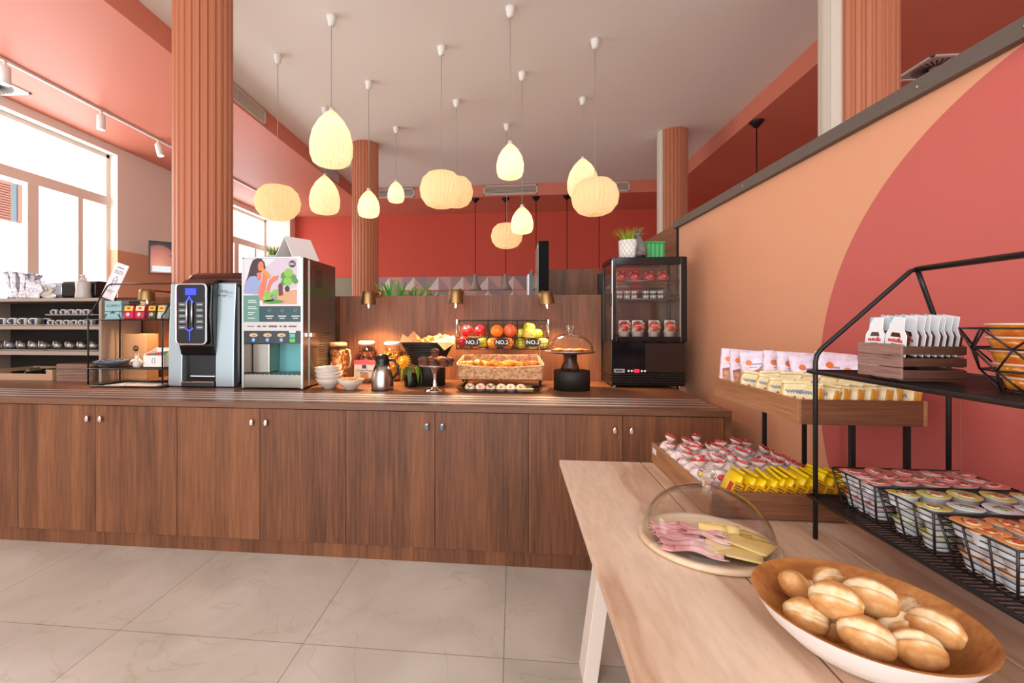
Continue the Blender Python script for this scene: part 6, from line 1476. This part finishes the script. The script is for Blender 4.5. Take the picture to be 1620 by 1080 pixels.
# ---- bread bowl
Bx, By_, Br = .678, .965, .183
t = thing('bread_bowl', 'large round bowl, white outside and wood inside, full of bread rolls', 'bowl', (Bx, By_, ZT))
m_bwl = mat('bowl_white', '#EDE9E8', .35); m_bin = wood('bowl_wood', [(.3, '#8A4F26'), (.5, '#B5743C'), (.7, '#D09A62')], 'X', 1.2, 9., .38)
BH = .098
prof = [(.0, 0), (.075, 0), (.082, .004), (.125, .030), (.160, .062), (Br, BH)]
B().lathe(prof, 72).build('outer_shell', m_bwl, t)
B().lathe([(Br, BH), (Br-.005, BH+.001), (.154, .064), (.12, .034), (.08, .012), (0, .008)], 72).build('wooden_inside', m_bin, t)
m_roll = mat('roll_crust', rough=.6); N, L, p = nodes(m_roll)
tc = N.new('ShaderNodeTexCoord'); sp = N.new('ShaderNodeSeparateXYZ'); L.new(tc.outputs['Object'], sp.inputs[0])
ab = N.new('ShaderNodeMath'); ab.operation = 'ABSOLUTE'; L.new(sp.outputs[1], ab.inputs[0])
nz = N.new('ShaderNodeTexNoise'); nz.inputs['Scale'].default_value = 38; nz.inputs['Detail'].default_value = 6; L.new(tc.outputs['Object'], nz.inputs[0])
mm = N.new('ShaderNodeMath'); mm.operation = 'MULTIPLY_ADD'; mm.inputs[1].default_value = .045; L.new(nz.outputs[0], mm.inputs[0]); L.new(ab.outputs[0], mm.inputs[2])
rr_ = ramp(N, [(.014, '#EBD6BA'), (.027, '#E3C59C'), (.034, '#D29D60'), (.048, '#BD8044'), (.065, '#DBAB74')]); L.new(mm.outputs[0], rr_.inputs[0]); L.new(rr_.outputs[0], p.inputs['Base Color'])
bu = N.new('ShaderNodeBump'); bu.inputs['Strength'].default_value = .6; bu.inputs['Distance'].default_value = .003; L.new(nz.outputs[0], bu.inputs['Height']); L.new(bu.outputs[0], p.inputs['Normal'])
rl = None
rolls = [(1258, 926, .842, .9, 1.9), (1313, 918, .85, .9, .3), (1322, 950, .875, 1.12, -.75), (1378, 944, .868, 1.15, -.6), (1276, 974, .832, 1.0, -.5), (1322, 992, .815, .85, -.4), (1372, 1008, .842, 1.12, -.5), (1420, 990, .828, 1.0, .2), (1480, 993, .85, 1.08, -1.1), (1452, 1027, .835, 1.05, -.3), (1432, 965, .822, .95, .4), (1280, 938, .822, .85, 1.0)]
rolls = [(a_, b_, c_-.004, d_*.80, e_) for a_, b_, c_, d_, e_ in rolls]
wh = ['leftmost at the back of the bowl', 'behind the big top roll at the rear', 'on top of the heap with a white split, left of centre', 'on top at the rear, right of the split one', 'low at the left near rim', 'small one peeping between the near left rolls', 'at the near rim in the middle', 'sunk in the centre of the bowl', 'large at the right end with a broad pale split', 'at the near rim, right', 'tucked behind the centre, before the far wall', 'half hidden behind the leftmost roll']
for k, (px, py, z, s, rz) in enumerate(rolls):
    x_, y_ = PZ(px, py, z); loc = (x_, y_, z); lab = 'crusty bread roll, ' + wh[k]; rot = (random.uniform(-.3, .1), random.uniform(-.2, .2), rz)
    rot = ((.75, .5, .8, .55, .9, .6, .7, .5, .65, .35, .6, .5)[k], random.uniform(-.2, .2), rz)
    if rl is None:
        def fr_(d):
            c = math.exp(-(d.y/.13)**2)*max(0, d.z)**.6; lip = math.exp(-((abs(d.y)-.3)/.12)**2)*max(0, d.z)
            return 1 - .24*c + .06*lip + .02*sin(5*d.x+3*d.y) + .015*sin(9*d.y+4*d.z)
        b = B(); b.ball((0, 0, 0), .042, 48, 32, f=fr_, sc=(1.14, .92, .86)); rl = tag(b.build('bread_roll', m_roll, loc=loc, rot=rot), lab, 'bread roll', 'bread rolls in the bowl'); rl.scale = (s,)*3
    else: c = dup(rl, loc, rot=rot, label=lab, scale=s)

# ================================================================ tall two-tier rack with jam and spreads
RX0 = PZ(1290, 852, ZT)[0]; RY1 = PZ(1290, 852, ZT)[1]; RY0 = .20
z_lo = EYE - (786-CY)/FPX*dep(RY1, 1291); z_up = EYE - (588-CY)/FPX*dep(RY1, 1291); RXB = 1.275
XTB = 1.19; ZTB = 1.562
t = thing('tiered_rack', 'large black two-tier metal rack of jam tubs, at the right edge of the table', 'rack', (RX0, RY1, ZT)); d_ = RXB-RX0
for yy in (0, RY0-RY1):
    b = B(); zz = z_up - ZT
    b.tube([(0, yy, 0), (0, yy, zz+.03), (.004, yy, zz+.05), (.016, yy, zz+.068), (XTB-RX0-.035, yy, ZTB-ZT-.022), (XTB-RX0-.018, yy, ZTB-ZT-.006), (XTB-RX0, yy, ZTB-ZT)], .0065, 12)
    b.tube([(XTB-RX0, yy, ZTB-ZT), (XTB-RX0+.02, yy, ZTB-ZT-.06), (d_, yy, zz+.05), (d_, yy, zz), (d_, yy, 0)], .0065, 12); b.build('end_frame', m_black, t)
B().tube([(XTB-RX0, 0, ZTB-ZT), (XTB-RX0, RY0-RY1, ZTB-ZT)], .0085, 12).build('top_bar', m_black, t)
for z_, nm in ((z_lo-ZT, 'lower'), (z_up-ZT, 'upper')):
    b = B(); x0, x1, y0, y1 = -.012, d_+.01, RY0-RY1-.01, .012
    b.tube([(x0, y0, z_), (x1, y0, z_), (x1, y1, z_), (x0, y1, z_)], .006, 8, closed=True)
    n = 92
    for k in range(n): yy = y0 + (y1-y0)*(k+.5)/n; b.box(x0, x1, yy-.0022, yy+.0022, z_-.0015, z_+.0015)
    for q in range(1, 7): xx = x0+(x1-x0)*q/7; b.box(xx-.002, xx+.002, y0, y1, z_-.003, z_+.0)
    b.build('mesh_shelf', m_black, t)
# tubs in wire baskets on the lower tier
lid_cols = {'red': ('#CB7A74', '#93443E', '#E2B5AC'), 'green': ('#C9C26A', '#B06A3A', '#E3DCC0'), 'white': ('#D5DCE0', '#9AA6A0', '#B9C4A8'), 'orange': ('#E39A5C', '#D0502E', '#F0C8A0')}
tubs = {}
m_tub = mat('tub_white', '#E4E8F0', .3)
def tub(col, loc, label, grp, lidded=True):
    key = (col, lidded)
    if key not in tubs:
        a, c, e = lid_cols[col]; g_ = thing('jam_tub', label, 'jam tub', loc, random.uniform(0, 6), grp)
        B().lathe([(0, 0), (.021, 0), (.0225, .002), (.028, .029), (.0305, .030), (.0305, .031), (0, .031)], 26).build('cup', m_tub, g_)
        l_ = B().lathe([(0, .0313), (.0315, .0313), (.0315, .0322), (.0305, .0326), (0, .0326)], 30).build('foil_lid', mat('foil_' + col, a, .28, .1), g_)
        b = B(); b.lathe([(0, .0327), (.021, .0327), (.021, .0330), (0, .0330)], 24, sx=1., sy=.62, c=(.0, .003, 0)); b.build('lid_picture', mat('foilb_' + col, e, .35), l_)
        b = B()
        for (fx_, fy_, r_) in ((-.008, .003, .005), (.0, -.002, .0055), (.008, .004, .004), (-.002, .008, .0035)): b.lathe([(0, .0331), (r_, .0331), (r_, .0334), (0, .0334)], 10, c=(fx_, fy_, 0))
        b.build('fruit_print', mat('foilc_' + col, c, .35), l_)
        b = B(); b.lathe([(0, .0331), (.003, .0331), (.003, .0335), (0, .0335)], 8, c=(.005, .008, 0)); b.box(-.014, .012, -.012, -.0095, .0331, .0334); b.build('leaf_print', mat('foild', '#3F5A38', .4), l_)
        tubs[key] = g_; return g_
    return dup(tubs[key], loc, random.uniform(0, 6), label, grp)
dY = lambda px: 0
yb = [RY1-.04, RY1-.21, RY1-.375, RY1-.545]
names3 = [('red', 'red-lidded', 'far'), ('green', 'yellow-lidded', 'middle'), ('orange', 'orange-lidded', 'near')]
bx0, bx1 = RX0+.018, RX0+.018+.335; bh = .098
for i, (col, adj, wh_) in enumerate(names3):
    y1_, y0_ = yb[i]-.004, yb[i+1]+.008; dyy = y1_-y0_; w2 = bx1-bx0
    g_ = thing('wire_basket', 'black flared wire basket of %s tubs, %s on the lower tier of the large rack' % (adj, wh_), 'basket', (bx0, y0_, z_lo+.006))
    def rr(z, g): s = .018*(1-z/bh); return [(s, s, z), (w2-s, s, z), (w2-s, dyy-s, z), (s, dyy-s, z)]
    b = B()
    for q in range(8): b.tube(rr(bh*q/7, 0), .0026 if q == 7 else .0014, 5, closed=True)
    for k in range(4): b.tube([rr(0, 0)[k], rr(bh, 0)[k]], .0026, 5)
    for f in (.33, .66): b.tube([(.018, .018+(dyy-.036)*f, 0), (0, dyy*f, bh)], .0022, 5)
    for f in (.2, .4, .6, .8): b.tube([(.018+(w2-.036)*f, .018, 0), (w2*f, 0, bh)], .002, 5); b.tube([(.018+(w2-.036)*f, dyy-.018, 0), (w2*f, dyy, bh)], .002, 5)
    for k in range(9): b.tube([(.018+(w2-.036)*k/8, .018, 0), (.018+(w2-.036)*k/8, dyy-.018, 0)], .0014, 4)
    b.build('wire_frame', m_wire, g_)
    nx_, ny_ = 5, 2 if dyy < .15 else 3; ny_ = 3 if i != 9 else 2
    pitx = (w2-.055)/(nx_-1); pity = (dyy-.066)/(ny_-1) if ny_ > 1 else 0
    ny_ = 2 if pity < .045 else 3; pity = (dyy-.07)/(ny_-1)
    for a in range(nx_):
        for c in range(ny_):
            top = 3
            if a == 0 or c == 0: layers = range(0, 3)
            else: layers = [2]
            for l_ in layers:
                if l_ < 2: px_ = bx0+.046+pitx*.94*a; ins = .006
                else: px_ = bx0+.030+pitx*a; ins = 0
                py_ = y0_ + .035 + ins + (pity-ins)*c
                cc = 'white' if (i == 1 and c == 0 and a > 0) else col; ad = 'white-lidded' if cc == 'white' else adj
                where = ('in the top layer' if l_ == 2 else 'in the middle layer' if l_ == 1 else 'in the bottom layer')
                row = ('near', 'far')[c] if ny_ == 2 else ('near', 'middle', 'far')[c]
                o = tub(cc, (px_+random.uniform(-.003, .003), py_+random.uniform(-.003, .003), z_lo+.009+.0325*l_), '%s tub of the %s basket, %s, %s row, %s from left' % (ad, wh_, where, row, ORD[a]), adj + ' tubs')
                if l_ == 2: o.rotation_euler = (random.uniform(-.1, .1), random.uniform(-.1, .1), o.rotation_euler.z)
# crate of spread tubs
ccx, ccy = PZ(1428, 604.5, z_up+.004); cfx, cfy = PZ(1347, 595, z_up+.004); crx = PZ(1527, 600, z_up+.004)[0]
W_ = .145; D_ = .135; Hc = .088
t = thing('slatted_crate', 'small brown slatted wooden crate of hazelnut spread, upper tier of the large rack', 'crate', (ccx-.004, ccy, z_up+.006))
m_cr = wood('washed_crate_wood', [(.3, '#5E4038'), (.5, '#8C6A60'), (.7, '#A98A7E')], 'Y', 4., 9., .6); m_crx = wood('dark_crate_wood', [(.3, '#3A2018'), (.6, '#5E3C2E')], 'X', 4., 9., .6)
for k in range(3):
    z0 = .004+k*.029
    b = B(); b.box(0, .006, .0, D_+.004, z0, z0+.0275); b.build('slat', m_cr, t, bevel=.001)
    b = B(); b.box(.006, W_, 0, .006, z0+.003, z0+.023); b.build('slat', m_crx, t, bevel=.001)
    B().box(W_-.006, W_, .006, D_, z0, z0+.026).build('slat', m_cr, t, bevel=.001); B().box(.006, W_-.006, D_-.006, D_, z0, z0+.023).build('slat', m_crx, t, bevel=.001)
B().box(.006, W_-.006, .006, D_-.006, 0, .006).build('floor_board', m_crx, t)
for yy in (.02, .09): B().box(-.0006, .012, yy, yy+.01, -.002, .005).build('notch', m_dark, t)
m_npk = mat('spread_label', '#E6EBF0', .3); m_nbr = mat('spread_brown', '#4A2418', .25); m_lblue = mat('light_blue_print', '#8EC4DC', .4); m_blue = mat('deep_blue', '#22408E', .4)
nt = None
def npos(k): return k
ns = []
for k in range(2): ns.append((.006, .034+.067*(1-k), 0, '%s of the two facing outward' % ('farther' if k == 0 else 'nearer')))
for r_ in range(2):
    for k in range(7): ns.append((.032+.0148*k, .036+.066*(1-r_), 0, '%s row, %s behind the end one' % ('far' if r_ == 0 else 'near', ORD[k])))
for k, (x_, y_, z_, wh_) in enumerate(ns):
    loc = (t.location.x+x_+.006, t.location.y+y_, t.location.z+.060 + (.004 if x_ > .02 else 0)); rot = (random.uniform(-.04, .04), R(10 if x_ > .02 else 5), -pi/2)
    lab = 'spread portion pack in the slatted crate, ' + wh_
    if nt is None:
        nt = thing('spread_pack', lab, 'spread pack', loc, 0, 'spread portion packs in the crate'); nt.rotation_euler = (R(-6), 0, -pi/2); nt.scale = (1.18,)*3
        out = [(-.027, 0), (.027, 0), (.027, .044), (.019, .056), (.019, .082), (-.019, .082), (-.019, .056), (-.027, .044)]
        b = B(); b.prism(out, -.001, 0, 'Y'); b.build('foil_face', m_npk, nt, bevel=.0004, seg=1)
        b = B(); b.prism([(-.022, .003), (.022, .003), (.022, .042), (.014, .052), (-.014, .052), (-.022, .042)], 0, .011, 'Y'); b.build('plastic_cup', m_nbr, nt, bevel=.003)
        b = B(); b.prism([(-.013, .040), (.013, .040), (.009, .049), (-.009, .049)], -.0018, -.001, 'Y'); b.build('brown_print', m_nbr, nt)
        text('nutella', .0135, m_redp, nt, (.0, -.0016, .033), FRONT, sx=1.)
        b = B(); b.box(-.01, .01, -.0016, -.001, .0235, .0255); b.build('small_print', m_nbr, nt)
        b = B(); b.prism([(-.018, .066), (-.008, .0815), (-.018, .0815)], -.0016, -.001, 'Y'); b.build('blue_print', m_lblue, nt)
    else: dup(nt, loc, rot=rot, label=lab)
# faceted basket with one pile of wide orange dessert tubs
gcx, gcy = 1.072, 1.035
t = thing('wire_basket', 'black faceted wire basket around a pile of orange dessert tubs, upper tier, right edge', 'basket', (gcx, gcy, z_up+.006))
lv = [(0, .062), (.042, .088), (.088, .106), (.13, .118)]; n = 8
P_ = lambda q, k: Vector((lv[q][1]*cos(2*pi*(k + .5*(q % 2))/n + .39), lv[q][1]*sin(2*pi*(k + .5*(q % 2))/n + .39), lv[q][0]))
b = B()
for q in range(4): b.tube([P_(q, k) for k in range(n)], .0024, 6, closed=True)
for q in range(3):
    for k in range(n):
        if q % 2 == 0: b.tube([P_(q, k), P_(q+1, k)], .0021, 5); b.tube([P_(q, k), P_(q+1, k-1)], .0021, 5)
        else: b.tube([P_(q, k), P_(q+1, k)], .0021, 5); b.tube([P_(q, k), P_(q+1, k+1)], .0021, 5)
b.build('wire_frame', m_black, t)
m_pud = mottled('orange_dessert', [(.4, '#B8560E'), (.6, '#E89A2A')], 24, .12, coat=.6); m_prim = mat('cup_rim_film', '#E8B79A', .15)
dc = None
for l_ in range(5):
    rr2 = (.058, .070, .078, .082, .082)[l_]; loc = (gcx, gcy, z_up+.010+.0275*l_); lab = ('bottom', 'second from bottom', 'middle', 'second from top', 'topmost')[l_] + ' wide orange dessert tub in the faceted basket'
    if dc is None:
        dc = thing('dessert_tub', lab, 'dessert tub', loc, 0, 'orange dessert tubs'); B().lathe([(0, 0), (.070, 0), (.078, .022), (0, .022)], 36).build('cup', m_pud, dc); B().lathe([(0, .022), (.082, .022), (.083, .0255), (.078, .027), (0, .0265)], 36).build('film_lid', m_prim, dc)
    else: dup(dc, loc, None, lab)
for o, f in zip([o for o in bpy.data.objects if o.name.startswith('dessert_tub')], (.72, .86, .94, 1, 1)): o.scale = (f, f, 1)
